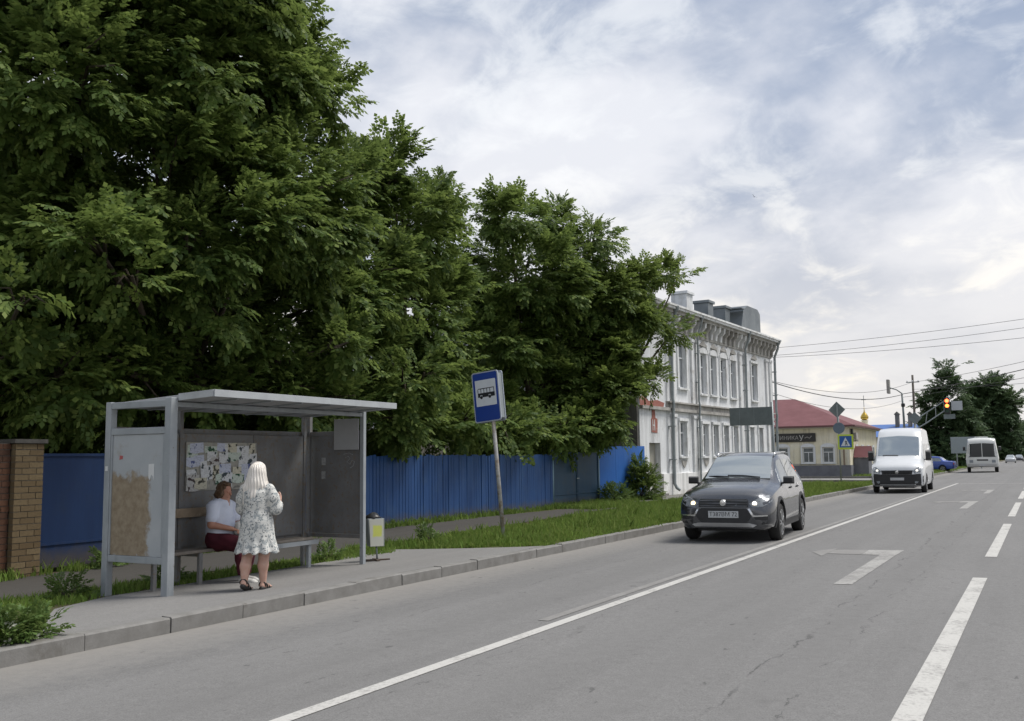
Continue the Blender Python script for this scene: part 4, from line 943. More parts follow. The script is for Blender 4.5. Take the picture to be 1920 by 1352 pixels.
# boughs hanging over the fence
LA += [(-15.3, 12.6, 3.3, .95), (-15.4, 14.6, 3.2, .9), (-15.2, 16.6, 3.2, .95), (-15.2, 18.4, 3.0, .85), (-14.3, 14.0, 4.7, .6), (-14.2, 17.6, 4.3, .7)]
LE += [(-15.2, 9.6, 3.2, .8), (-15.2, 11.1, 3.2, .8)]
LB += [(-14.7, 20.4, 2.7, .7), (-15.2, 22.2, 2.7, .8), (-14.9, 24.2, 2.7, .8), (-14.2, 21.0, 3.9, .55)]
LC += [(-14.8, 26.2, 2.6, .8), (-15.0, 28.2, 2.6, .8), (-14.7, 30.2, 2.7, .75), (-14.5, 32.2, 2.9, .85)]
LK = {}
for i, (x, y_) in enumerate(((-23, 5.5), (-23.5, 12.5), (-23, 19.5), (-24, 41.5))):
    LK[i] = [(x+dx, y_+dy, z_, r_) for dx, dy, z_, r_ in ((0, 0, 3.0, 2.9), (.5, 2.2, 4.5, 2.6), (.3, -2.2, 4.6, 2.6), (0, 0, 7.2, 3.0), (.8, 0, 1.6, 2.2), (.6, 3, 2.2, 2.2), (.6, -3, 2.2, 2.2))]
tree('tall dense maple towering over the bus shelter', (-17.0, 15.0, -.14), LA, 80, 11, M['leaf'], .36, 2.6, 1.0, shoots=.3)
tree('paler maple behind the brick pillar', (-18.0, 10.6, -.14), LE, 62, 21, M['leaf2'], .25, 2.4, 1.0, shoots=.25)
tree('upright maple between the shelter and the bus stop sign, over the plank fence', (-17.0, 24.0, -.14), LB, 84, 31, M['leaf'], .3, 2.4, 1.1, shoots=.32)
tree('broad maple spreading over the teal gate behind the bus stop sign', (-17.0, 32.5, -.14), LC, 84, 41, M['leaf'], .32, 2.4, 1.15, shoots=.32)
tree('sprawling maple with drooping branches hanging in front of the old building', (-15.4, 34.9, -.1), LD, 190, 51, M['leaf2'], .2, 3.2, 1.0, shoots=.3)
for i, (x, y_) in enumerate(((-23, 5.5), (-23.5, 12.5), (-23, 19.5), (-24, 41.5))):
    tree(['shaded backyard tree behind the reddish brick wall', 'shaded backyard tree behind the navy gate and the tall dense maple', 'shaded backyard tree behind the plank fence near the shelter', 'shaded backyard tree beside the end wall of the old building'][i], (x, y_, -.14), LK[i], 44, 90+i, M['leaf'], .3, 2.2, 1.9, group='backyard trees', name='backyard_tree', shoots=0)
tree('loose spiky-topped tree behind the traffic light', (-11.4, 130, 0), LF1+[(-13.5, 127, 1.8, 2.2), (-9.5, 128, 2.0, 2.4), (-8.6, 133, 3.5, 2.6)], 110, 61, M['leaf_far'], .3, 2.5, 1.9, M['birch'], name='birch_tree', shoots=.5)
tree('huge rounded leafy tree standing behind the white bus', (-10.5, 280, 0), LF2+[(-17, 279, 3, 5), (-8.6, 279, 3.2, 4.4), (-13, 276, 2.5, 5)], 130, 71, M['leaf_far'], .6, 4, 3.6, name='linden_tree')
tree('farthest pale tree at the end of the road', (-9.5, 600, 0), LF3, 90, 81, M['leaf_far'], .5, 4, 5.0, name='linden_tree')
# shrubs by the gate and the building
def shrub(name, label, base, r_, h, n, mat, sc, seed, flowers=0, cat='shrub', group=None):
    t = thing(name, label, cat, base, 0, group); g = np.random.default_rng(seed)
    b = MB(); gg = random.Random(seed)
    for k in range(9):
        a = gg.uniform(0, 6.28); e = (math.cos(a)*r_*.7, math.sin(a)*r_*.7, h*gg.uniform(.6, .95)); b.tube([(0, 0, -.05), (e[0]*.35, e[1]*.35, e[2]*.55), e], [.018*sc+.004, .012*sc+.003, .003], 5)
    b.build('stem', M['bark'] if not flowers else M['grass'], t, True, fix=False)
    d = g.normal(0, 1, (n, 3)); d[:, 2] = np.abs(d[:, 2]); d /= np.linalg.norm(d, axis=1)[:, None]
    p = d*np.array([r_, r_, h])*(.45+.55*g.random(n)**.5)[:, None]*(1+.15*np.sin(d[:, 0]*6+seed)[:, None]); p[:, 2] = np.maximum(p[:, 2], .03)
    V = place_sprays(p, d*.8+np.array([0, 0, .3])+g.normal(0, .4, (n, 3)), g.uniform(.7, 1.2, n)*sc, g)
    np_mesh('foliage', V, np.arange(len(V)).reshape(-1, 4), mat, 4, t)
    if flowers:
        d = g.normal(0, 1, (flowers, 3)); d[:, 2] = np.abs(d[:, 2])+.2; d /= np.linalg.norm(d, axis=1)[:, None]
        q = d*np.array([r_, r_, h])*1.08; V = []
        for c_ in q:
            for k in range(9):
                o = c_+g.normal(0, .022, 3); s = .017
                e1 = g.normal(0, 1, 3); e1 /= np.linalg.norm(e1); e2 = np.cross(e1, g.normal(0, 1, 3)); e2 /= np.linalg.norm(e2)
                V += [o-e1*s, o-e2*s, o+e1*s, o+e2*s]
        V = np.array(V); tag(np_mesh('flower', V, np.arange(len(V)).reshape(-1, 4), plain('white_petals', (.56, .58, .48), .7), 4, t), kind='stuff')
    return t
shrub('elder_bush', 'dark green bush against the bright blue fence', (-14.25, 36.6, -.05), .55, 1.35, 260, M['leaf'], .62, 3)
shrub('low_bush', 'low yellowish bush at the post of the teal gate', (-14.1, 33.5, -.05), .42, .62, 90, M['leaf_bright'], .55, 5)
WL = ['wide bushy weed with white flowers spilling over the kerb edge', 'low white-flowered weed between the bushy weed and the pavement', 'tall white-flowered weed behind the bushy kerb weed', 'tallest white-flowered weed at the broken end of the kerb', 'small white-flowered weed rooted against the broken kerb', 'tiny weed tuft on the corner of the pavement']
for i, (x, y_, r_, h) in enumerate(((-8.25, 4.85, .30, .50), (-8.20, 5.35, .22, .24), (-8.6, 4.8, .3, .55), (-8.5, 4.2, .4, .62), (-8.12, 4.4, .26, .36), (-8.16, 5.66, .14, .14))):
    shrub('flowering_weed', WL[i], (x, y_, zg(x, y_)), r_, h, int(330*r_), M['leaf_bright'], .34, 30+i, int(75*r_), 'weed', 'weeds at the kerb edge')
for i, (x, y_) in enumerate(((-10.75, 8.0), (-10.9, 9.7), (-10.7, 12.9), (-14.3, 11.4), (-11.3, 16.9))):
    shrub('broadleaf_weed', ['leafy weed behind the back leg of the rusty shelter panel', 'leafy weed behind the middle of the shelter bench', 'leafy weed behind the litter bin', 'leafy weed at the foot of the navy gate', 'leafy weed in the grass near the bus stop sign'][i], (x, y_, zg(x, y_)), .15, .18, 24, M['leaf_bright'], .35, 50+i, 0, 'weed', 'shade weeds' if i < 3 else None)
# ------------------------------------------------------------------ vehicles
def pchip(xk, yk, x):
    xk = np.asarray(xk, float); yk = np.asarray(yk, float); h = np.diff(xk); d = np.diff(yk)/h; m_ = np.zeros(len(xk))
    for i in range(1, len(xk)-1):
        if d[i-1]*d[i] > 0:
            w1, w2 = 2*h[i]+h[i-1], h[i]+2*h[i-1]; m_[i] = (w1+w2)/(w1/d[i-1]+w2/d[i])
    m_[0], m_[-1] = d[0], d[-1]
    i = np.clip(np.searchsorted(xk, x)-1, 0, len(xk)-2); t = (x-xk[i])/h[i]
    return (2*t**3-3*t**2+1)*yk[i]+(t**3-2*t**2+t)*h[i]*m_[i]+(-2*t**3+3*t**2)*yk[i+1]+(t**3-t**2)*h[i]*m_[i+1]
class Car:
    """vehicle body as a loft of cross-sections; local +x is forward, z up, wheels on z=0"""
    def __init__(s, keys, crown=.025, n=56):
        s.k = np.array(sorted(keys)); s.crown = crown; s.x0, s.x1 = s.k[0, 0], s.k[-1, 0]; s.n = n
    def par(s, x):
        x = min(max(x, s.x0), s.x1); return [float(pchip(s.k[:, 0], s.k[:, i], np.array([x]))[0]) for i in range(1, 9)]
    def sec(s, x):
        zb, ws, zm, wm, zl, wb, zt, wt = s.par(x); e = min(.05, max((zt-zl)*.4, .004))
        return [(0, zb), (ws*.9, zb), (ws, zb+.05), (wm-.004, (zb+zm)/2+.02), (wm, zm), (wm*.5+wb*.5+.012, (zm+zl)/2+.03), (wb+.010, zl-.045), (wb, zl), (wb*.66+wt*.34, zl+(zt-e-zl)*.34), (wb*.33+wt*.67, zl+(zt-e-zl)*.67), (wt, zt-e), (wt-.045, zt-e*.25), (wt*.55, zt+s.crown*.7), (0, zt+s.crown)]
    def hw(s, x, z):
        p = s.sec(x)[2:11]
        if z <= p[0][1]: return p[0][0]
        for a, b in zip(p[:-1], p[1:]):
            if a[1] <= z <= b[1]: return a[0]+(b[0]-a[0])*(z-a[1])/max(b[1]-a[1], 1e-6)
        return p[-1][0]
    def top(s, x, y):
        _, _, _, _, _, _, zt, wt = s.par(x); return zt+s.crown*max(0, 1-(y/max(wt, .1))**2)
    def fx(s, y, z, sgn=1):
        for x in np.arange(0, 1.6, .012):
            xx = (s.x1-x) if sgn > 0 else (s.x0+x)
            p = s.par(xx)
            if p[0]-.01 <= z <= s.top(xx, y) and abs(y) <= s.hw(xx, z): return xx
        return s.x1 if sgn > 0 else s.x0
    def body(s, name, mat, parent, axles, rw, arch_w=.26):
        b = MB(); xs = np.unique(np.concatenate([np.linspace(s.x0, s.x1, s.n), s.k[:, 0]])); rings = []
        for x in xs:
            h = s.sec(x); rings.append([(x, y_, z_) for y_, z_ in h]+[(x, -y_, z_) for y_, z_ in reversed(h[1:-1])])
        b.loft(rings); o = b.build(name, mat, parent)
        for ax in axles:
            for sd in (-1, 1):
                c_ = MB(); wy = s.hw(ax, rw); c_.lathe([(.001, sd*(wy-arch_w)), (rw+.055, sd*(wy-arch_w)), (rw+.055, sd*(wy+.25)), (.001, sd*(wy+.25))], 'y', 28, (ax, 0, rw+.01))
                co = c_.build('cut', mat); md = o.modifiers.new('cut', 'BOOLEAN'); md.operation = 'DIFFERENCE'; md.solver = 'EXACT'; md.object = co
                s._apply(o, co)
        me = o.data; me.polygons.foreach_set('use_smooth', [True]*len(me.polygons)); me.set_sharp_from_angle(angle=R(32)); return o
    def _apply(s, o, co):
        pr = o.parent; o.parent = None
        dg = bpy.context.evaluated_depsgraph_get(); dg.update()
        me = bpy.data.meshes.new_from_object(o.evaluated_get(dg)); o.modifiers.clear(); old = o.data; o.data = me; me.name = old.name
        bpy.data.meshes.remove(old); bpy.data.objects.remove(co, do_unlink=True); o.parent = pr
    def patch(s, name, parent, mat, poly, mode, off=.006, thick=.02, grid=.09, side=1, smooth=True):
        """closed shell following the body: mode front/rear poly=(y,z); side poly=(x,z); top poly=(x,y)"""
        bm = bmesh.new(); f = bm.faces.new([bm.verts.new((p[0], p[1], 0)) for p in poly])
        for ax in (0, 1):
            lo, hi = min(p[ax] for p in poly), max(p[ax] for p in poly); kk = math.floor(lo/grid)*grid+grid
            while kk < hi-1e-4:
                co = [0, 0, 0]; no = [0, 0, 0]; co[ax] = kk; no[ax] = 1
                bmesh.ops.bisect_plane(bm, geom=bm.verts[:]+bm.edges[:]+bm.faces[:], plane_co=co, plane_no=no); kk += grid
        res = bmesh.ops.extrude_face_region(bm, geom=bm.faces[:]); ext = {v for v in res['geom'] if isinstance(v, bmesh.types.BMVert)}
        for v in bm.verts:
            a, c_ = v.co.x, v.co.y; o_ = off if v not in ext else off-thick
            if mode in ('front', 'rear'):
                sg = 1 if mode == 'front' else -1; v.co = (s.fx(a, c_, sg)+sg*o_, a, c_)
            elif mode == 'side': v.co = (a, side*(s.hw(a, c_)+o_), c_)
            else: v.co = (a+o_*.4, c_, s.top(a, c_)+o_)
        bmesh.ops.recalc_face_normals(bm, faces=bm.faces)
        me = bpy.data.meshes.new(name); bm.to_mesh(me); bm.free(); me.materials.append(mat)
        if smooth:
            me.polygons.foreach_set('use_smooth', [True]*len(me.polygons)); me.set_sharp_from_angle(angle=R(40))
        return link(name, me, parent)
    def arch(s, parent, mat, ax, rw, side, wid=.055):
        b = MB(); rings = []
        for i in range(19):
            a = R(-12+204*i/18); ring = []
            for r_, o_ in ((rw+.055, -.05), (rw+.055, .016), (rw+.055+wid, .012), (rw+.055+wid, -.05)):
                x, z = ax+r_*math.cos(a), rw+.01+r_*math.sin(a); z = max(z, .18); ring.append((x, side*(s.hw(x, z)+o_), z))
            rings.append(ring)
        b.loft(rings); return b.build('wheel_arch', mat, parent, 40)
M['tyre'] = plain('tyre_rubber', (.018, .018, .018), .85); M['alloy'] = plain('alloy_rim', (.42, .43, .44), .35, .7); M['blackp'] = plain('black_plastic', (.022, .023, .025), .6)
M['chrome'] = plain('chrome', (.62, .63, .64), .18, .9); M['lamp_glass'] = plain('lamp_glass', (.24, .26, .28), .5, 0., .2)
def carglass(name, c, rough=.04, ior=1.75, metal=0.):
    t = MT(name); return t.set(c, rough, metal, .7, IOR=ior)
M['car_glass'] = carglass('car_glass', (.40, .44, .45), .035, 1.6, .75); M['car_glass_side'] = carglass('tinted_side_glass', (.26, .28, .285), .03, 1.6, .7)
def carpaint(name, c, metal=.35, rough=.28):
    t = MT(name); n = t.noise(t.wpos(), 2.5, 4); cc = t.mix(t.ramp(n, .35, .7, 0, .35), c, tuple(x*.8+.02 for x in c))
    return t.set(cc, t.ramp(n, .3, .7, rough, rough+.08), metal, .5, **{'Coat Weight': .7, 'Coat Roughness': .04})
def wheel(parent, x, side, y, r_, w_, rimr, steel=False):
    t = bpy.data.objects.new('wheel', None); COL.objects.link(t); t.parent = parent; t.location = (x, side*y, r_); t.empty_display_size = .1
    b = MB(); b.lathe([(rimr, -w_/2), (r_-.03, -w_/2), (r_-.008, -w_/2+.025), (r_, -w_/2+.05), (r_, w_/2-.05), (r_-.008, w_/2-.025), (r_-.03, w_/2), (rimr, w_/2)], 'y', 32)
    b.build('tyre', M['tyre'], t, 40)
    b = MB(); yo = side*w_/2
    b.lathe([(.001, yo*.35), (rimr+.004, yo*.35), (rimr+.004, yo*.15), (.001, yo*.15)], 'y', 24, mi=1)
    b.lathe([(rimr-.022, yo*.96), (rimr+.006, yo*1.03), (rimr+.006, yo*.36), (rimr-.022, yo*.36)], 'y', 28, mi=0)
    b.lathe([(.001, yo*1.0), (.055, yo*.97), (.06, yo*.4), (.001, yo*.4)], 'y', 16, mi=0)
    for k in range(5):
        for dv in (-.12, .12):
            a = 2*math.pi*k/5+dv; b.bar((.04*math.cos(a), yo*.92, .04*math.sin(a)), ((rimr-.012)*math.cos(a+dv*.5), yo*.95, (rimr-.012)*math.sin(a+dv*.5)), .026, .03, (0, 1, 0), 0)
    if steel: b.lathe([(.001, yo*.7), (rimr-.03, yo*.72), (rimr-.03, yo*.42), (.001, yo*.42)], 'y', 20, mi=0)
    b.build('rim', [M['alloy'], M['tyre']], t, 40); return t
def mirror(parent, mat, x, y, z, side, sz=(.10, .20, .14)):
    o = part('mirror', parent, mat, lambda b: (b.loft([[(x+sz[0]*.5, side*(y+dy), z+dz) for dy, dz in ((0, -sz[2]*.35), (sz[1]*.8, -sz[2]*.3), (sz[1]*.8, sz[2]*.3), (0, sz[2]*.35))], [(x-sz[0]*.5, side*(y-.01+dy), z+dz) for dy, dz in ((0, -sz[2]*.5), (sz[1], -sz[2]*.5), (sz[1], sz[2]*.5), (0, sz[2]*.5))]]), b.bar((x, side*(y-.10), z-sz[2]*.45), (x, side*(y+.02), z-sz[2]*.35), .05, .035)), 50, .012)
    return o
def mirrored(poly): return [(-a, b_) for a, b_ in poly]

# --- grey hatchback
CK = [(2.08, .32, .40, .46, .50, .56, .46, .61, .38), (2.045, .25, .58, .46, .66, .62, .62, .69, .52), (1.95, .23, .72, .47, .78, .70, .73, .79, .62), (1.7, .22, .79, .5, .835, .79, .79, .885, .66), (1.24, .22, .815, .5, .85, .87, .80, .965, .665), (.92, .22, .82, .5, .85, .91, .795, 1.015, .665), (.80, .22, .82, .5, .85, .92, .79, 1.06, .66), (.40, .22, .82, .5, .85, .945, .785, 1.285, .605), (.06, .22, .82, .5, .85, .955, .78, 1.435, .575), (-.35, .22, .82, .5, .85, .965, .78, 1.50, .58), (-1.0, .22, .82, .5, .85, .98, .775, 1.51, .58), (-1.55, .23, .81, .5, .845, .995, .765, 1.48, .57), (-1.88, .26, .79, .5, .83, 1.0, .745, 1.36, .56), (-2.0, .30, .74, .5, .79, .98, .71, 1.08, .56), (-2.08, .36, .60, .5, .66, .80, .60, .90, .48)]
car = Car(CK); cs = 1.13
hb = thing('hatchback_car', 'dark grey hatchback driving with headlights on beside the kerb', 'car', (-5.72, 20.95, zr(5.7)-.005), R(-90+4.0)); hb.scale = (cs, cs, cs*1.03)
M['grey_paint'] = carpaint('dark_grey_paint', (.085, .09, .10), .75, .2)
car.body('body', M['grey_paint'], hb, (1.24, -1.24), .32)
for sd in (-1, 1):
    for ax in (1.24, -1.24): car.arch(hb, M['blackp'], ax, .32, sd); wheel(hb, ax, sd, .745, .32, .20, .21)
part('underbody', hb, M['blackp'], lambda b: b.bx((-1.8, -.5, .19), (1.85, .5, .30)))
ws = car.patch('windshield', hb, M['car_glass'], [(.83, -.60), (.86, 0), (.83, .60), (.09, .525), (.07, 0), (.09, -.525)], 'top', .004, .012)
part('wiper', hb, M['ink'], lambda b: (b.tube([(.845, .42, 1.075), (.80, .1, 1.105), (.79, -.18, 1.11)], .012, 5),))
part('wiper', hb, M['ink'], lambda b: (b.tube([(.845, -.15, 1.085), (.80, -.38, 1.095), (.76, -.54, 1.09)], .012, 5),))
for sd in (-1, 1):
    car.patch('side_window', hb, M['car_glass_side'], [(.62, .99), (-.20, .995), (-.20, 1.395), (.10, 1.36), (.36, 1.22)], 'side', .004, .012, side=sd)
    car.patch('side_window', hb, M['car_glass_side'], [(-.27, .995), (-1.12, 1.01), (-1.22, 1.10), (-1.10, 1.385), (-.27, 1.40)], 'side', .004, .012, side=sd)
    car.patch('side_window', hb, M['car_glass_side'], [(-1.20, 1.015), (-1.62, 1.05), (-1.50, 1.30), (-1.20, 1.37)], 'side', .004, .012, side=sd)
    car.patch('sill_trim', hb, M['blackp'], [(.86, .225), (.86, .34), (-.86, .34), (-.86, .225)], 'side', .010, .03, side=sd)
    for x0 in (.72, -.235, -1.0): car.patch('door_seam', hb, M['ink'], [(x0, .36), (x0+.010, .36), (x0+.010, .93), (x0, .93)], 'side', .0015, .01, .3, side=sd)
    for x0 in (-.05, -.88): car.patch('door_handle', hb, M['blackp'], [(x0, .855), (x0-.16, .865), (x0-.16, .89), (x0, .88)], 'side', .022, .03, .3, side=sd)
    mirror(hb, M['blackp'], .60, .80, 1.02, sd)
    part('roof_rail', hb, M['chrome'], lambda b: b.tube([(.0, sd*.54, 1.45), (-.1, sd*.54, 1.51), (-1.35, sd*.53, 1.525), (-1.5, sd*.53, 1.46)], .016, 6), True)
    hl = [(sd*.44, .66), (sd*.50, .60), (sd*.66, .61), (sd*.79, .68), (sd*.80, .80), (sd*.70, .795), (sd*.56, .735)]
    h_ = car.patch('headlight', hb, M['lamp_glass'], hl, 'front', .008, .03, .05)
    part('bulb', h_, emis('headlight_bulb', (1, .78, .42) if sd < 0 else (1, .90, .72), 1.3 if sd < 0 else .8), lambda b: b.lathe([(.001, 0), (.038, -.004), (.045, -.02), (.001, -.02)], 'x', 14, (car.fx(sd*.52, .655)+.013, sd*.53, .655)))
    car.patch('bumper_chrome', hb, M['chrome'], [(sd*.42, .575), (sd*.45, .585), (sd*.52, .47), (sd*.74, .475), (sd*.74, .455), (sd*.50, .445)], 'front', .012, .02, .06)
    car.patch('fog_recess', hb, M['blackp'], [(sd*.52, .44), (sd*.74, .45), (sd*.74, .33), (sd*.55, .31)], 'front', .006, .02, .06)
car.patch('grille', hb, M['blackp'], [(-.43, .60), (.43, .60), (.43, .70), (.40, .735), (-.40, .735), (-.43, .70)], 'front', .010, .02, .06)
for zz in (.615, .66, .70): car.patch('grille_bar', hb, plain('dark_chrome', (.10, .105, .11), .3, .5), [(-.41, zz), (.41, zz), (.41, zz+.012), (-.41, zz+.012)], 'front', .018, .01, .06)
car.patch('bumper', hb, M['blackp'], [(-.40, .34), (.40, .34), (.48, .45), (.40, .585), (-.40, .585), (-.48, .45)], 'front', .009, .02, .06)
car.patch('skid_plate', hb, M['alloy'], [(-.50, .275), (.50, .275), (.56, .31), (.44, .34), (-.44, .34), (-.56, .31)], 'front', .018, .03, .06)
part('badge', hb, M['chrome'], lambda b: b.lathe([(.001, .0), (.05, -.003), (.056, -.012), (.001, -.012)], 'x', 18, (2.112, 0, .672)))
pl = part('license_plate', hb, plain('plate_white', (.48, .50, .51), .5), lambda b: b.bx((2.075, -.26, .425), (2.105, .26, .537)), False, .004)
face_x = Matrix.Translation((2.1058, 0, .481)) @ Matrix.Rotation(R(90), 4, 'Z') @ Matrix.Rotation(R(90), 4, 'X')
text_part('plate_number', pl, M['ink'], 'Т387ВМ 72', .098, face_x, .0008)

# --- white high-roof van
VK = [(2.95, .36, .72, .6, .78, .78, .74, .86, .62), (2.90, .30, .88, .6, .94, .92, .90, 1.0, .74), (2.75, .28, .95, .6, 1.0, 1.05, .96, 1.13, .82), (2.35, .28, .98, .65, 1.03, 1.16, .985, 1.30, .86), (2.02, .28, .99, .65, 1.035, 1.22, .99, 1.45, .87), (1.92, .28, .99, .65, 1.035, 1.24, .99, 1.53, .87), (1.30, .28, .99, .65, 1.035, 1.27, 1.0, 2.16, .86), (1.18, .28, .99, .65, 1.035, 1.28, 1.0, 2.28, .855), (.80, .28, .99, .65, 1.035, 1.28, 1.005, 2.55, .84), (.35, .28, .99, .65, 1.035, 1.28, 1.01, 2.67, .83), (-1.0, .28, .99, .65, 1.035, 1.28, 1.01, 2.70, .83), (-2.8, .30, .98, .65, 1.03, 1.28, 1.005, 2.66, .83), (-3.05, .34, .96, .65, 1.0, 1.25, .98, 2.55, .80), (-3.12, .42, .85, .65, .9, 1.2, .88, 2.3, .7)]
vn = Car(VK, .03, 60)
van = thing('white_van', 'tall white passenger van with black bumper following the grey hatchback', 'van', (-5.78, 48.25, zr(5.8)-.005), R(-90+2)); van.scale = (1.08, 1.08, 1.08)
M['white_paint'] = carpaint('white_van_paint', (.60, .62, .64), 0, .3)
vn.body('body', M['white_paint'], van, (1.87, -1.87), .355)
for sd in (-1, 1):
    for ax in (1.87, -1.87): wheel(van, ax, sd, .92, .355, .2, .215, True); vn.arch(van, M['blackp'], ax, .355, sd, .03)
    vn.patch('side_window', van, M['car_glass_side'], [(1.62, 1.34), (.72, 1.34), (.72, 2.02), (1.05, 2.02), (1.40, 1.72)], 'side', .004, .012, side=sd)
    for x0 in (.45, -.75, -1.95): vn.patch('side_window', van, M['car_glass_side'], [(x0, 1.38), (x0-1.1, 1.38), (x0-1.1, 2.02), (x0, 2.02)], 'side', .004, .012, side=sd)
    mirror(van, M['blackp'], 1.62, 1.02, 1.52, sd, (.14, .22, .42))
    hl = [(sd*.60, .90), (sd*.66, .80), (sd*.86, .84), (sd*.97, 1.0), (sd*.94, 1.10), (sd*.78, 1.06)]
    h_ = vn.patch('headlight', van, M['lamp_glass'], hl, 'front', .008, .03, .06)
    part('bulb', h_, emis('van_bulb', (1, .96, .88), .35), lambda b: b.lathe([(.001, 0), (.05, -.004), (.055, -.02), (.001, -.02)], 'x', 14, (vn.fx(sd*.74, .90)+.014, sd*.75, .92)))
    vn.patch('fog_light', van, M['lamp_glass'], [(sd*.66, .42), (sd*.80, .42), (sd*.80, .50), (sd*.66, .50)], 'front', .012, .02, .06)
vn.patch('windshield', van, M['car_glass'], [(1.93, -.80), (1.97, 0), (1.93, .80), (1.17, .77), (1.13, 0), (1.17, -.77)], 'top', .004, .012)
vn.patch('wiper', van, M['ink'], [(1.95, -.6), (1.975, 0), (1.95, .0), (1.93, -.6)], 'top', .02, .012)
part('route_card', van, plain('route_card', (.60, .60, .36), .6), lambda b: b.add([(1.83, -.16, 1.62), (1.83, .06, 1.62), (1.66, .06, 1.80), (1.66, -.16, 1.80), (1.82, -.16, 1.61), (1.82, .06, 1.61), (1.65, .06, 1.79), (1.65, -.16, 1.79)], [(0,1,2,3), (7,6,5,4), (0,4,5,1), (1,5,6,2), (2,6,7,3), (3,7,4,0)]))
vn.patch('bumper', van, M['blackp'], [(-.98, .32), (.98, .32), (.99, .70), (.86, .80), (.60, .77), (-.60, .77), (-.86, .80), (-.99, .70)], 'front', .010, .03, .08)
vn.patch('grille', van, M['blackp'], [(-.56, .775), (.56, .775), (.60, .93), (-.60, .93)], 'front', .014, .03, .08)
for zz in (.80, .85, .90): vn.patch('grille_bar', van, M['tyre'], [(-.5, zz), (.5, zz), (.5, zz+.02), (-.5, zz+.02)], 'front', .022, .012, .1)
part('badge', van, M['chrome'], lambda b: b.lathe([(.001, .0), (.065, -.003), (.07, -.012), (.001, -.012)], 'x', 18, (2.972, 0, .85)))
part('license_plate', van, plain('plate_pale', (.46, .47, .48), .5), lambda b: b.bx((2.955, -.26, .53), (2.985, .26, .64)), False, .004)
part('underbody', van, M['blackp'], lambda b: b.bx((-2.8, -.6, .22), (2.6, .6, .34)))

# --- white bus
BK = [(3.55, .62, .95, .8, 1.04, 1.25, 1.06, 2.42, .90), (3.48, .50, 1.08, .8, 1.16, 1.28, 1.17, 2.60, .98), (3.30, .45, 1.16, .8, 1.22, 1.3, 1.22, 2.76, 1.02), (2.9, .45, 1.18, .8, 1.24, 1.3, 1.24, 2.83, 1.04), (-3.1, .45, 1.18, .8, 1.24, 1.3, 1.24, 2.83, 1.04), (-3.4, .5, 1.14, .8, 1.2, 1.3, 1.2, 2.76, 1.0), (-3.5, .62, 1.0, .8, 1.05, 1.25, 1.05, 2.5, .88)]
bu = Car(BK, .07, 40)
bus_ = thing('city_bus', 'small white bus approaching beyond the crossroads', 'bus', (-5.05, 100.0, zr(5.0)-.005), R(-90+3)); bus_.scale = (1.08, 1.08, 1.08)
M['bus_glass'] = carglass('bus_glass', (.022, .027, .032), .08, 1.4)
M['bus_paint'] = carpaint('bus_white_paint', (.62, .63, .61), 0, .35)
bu.body('body', M['bus_paint'], bus_, (1.9, -1.7), .43)
for sd in (-1, 1):
    for ax in (1.9, -1.7): wheel(bus_, ax, sd, 1.06, .43, .24, .26, True)
    for i in range(5): bu.patch('side_window', bus_, M['car_glass_side'], [(2.6-i*1.15, 1.42), (1.55-i*1.15, 1.42), (1.55-i*1.15, 2.3), (2.6-i*1.15, 2.3)], 'side', .004, .012, .2, side=sd)
    bu.patch('windshield', bus_, M['bus_glass'], [(sd*.025, 1.30), (sd*1.06, 1.28), (sd*1.02, 2.38), (sd*.025, 2.44)], 'front', .006, .02, .15)
    h_ = bu.patch('headlight', bus_, M['lamp_glass'], [(sd*.70, .82), (sd*.98, .82), (sd*.98, 1.05), (sd*.70, 1.05)], 'front', .010, .02, .08)
    mirror(bus_, M['blackp'], 3.35, 1.25, 2.0, sd, (.12, .2, .35))
bu.patch('grille', bus_, M['blackp'], [(-.42, .98), (.42, .98), (.42, 1.10), (-.42, 1.10)], 'front', .010, .02, .1)
bu.patch('bumper', bus_, plain('bus_bumper', (.46, .46, .45), .6), [(-1.1, .50), (1.1, .50), (1.1, .74), (-1.1, .74)], 'front', .03, .05, .12)
bu.patch('roof_hatch', bus_, M['bus_paint'], [(1.6, -.5), (2.6, -.5), (2.6, .5), (1.6, .5)], 'top', .10, .12, .3)
part('license_plate', bus_, plain('bus_plate', (.46, .47, .48), .5), lambda b: b.bx((3.58, -.26, .56), (3.60, .26, .67)))

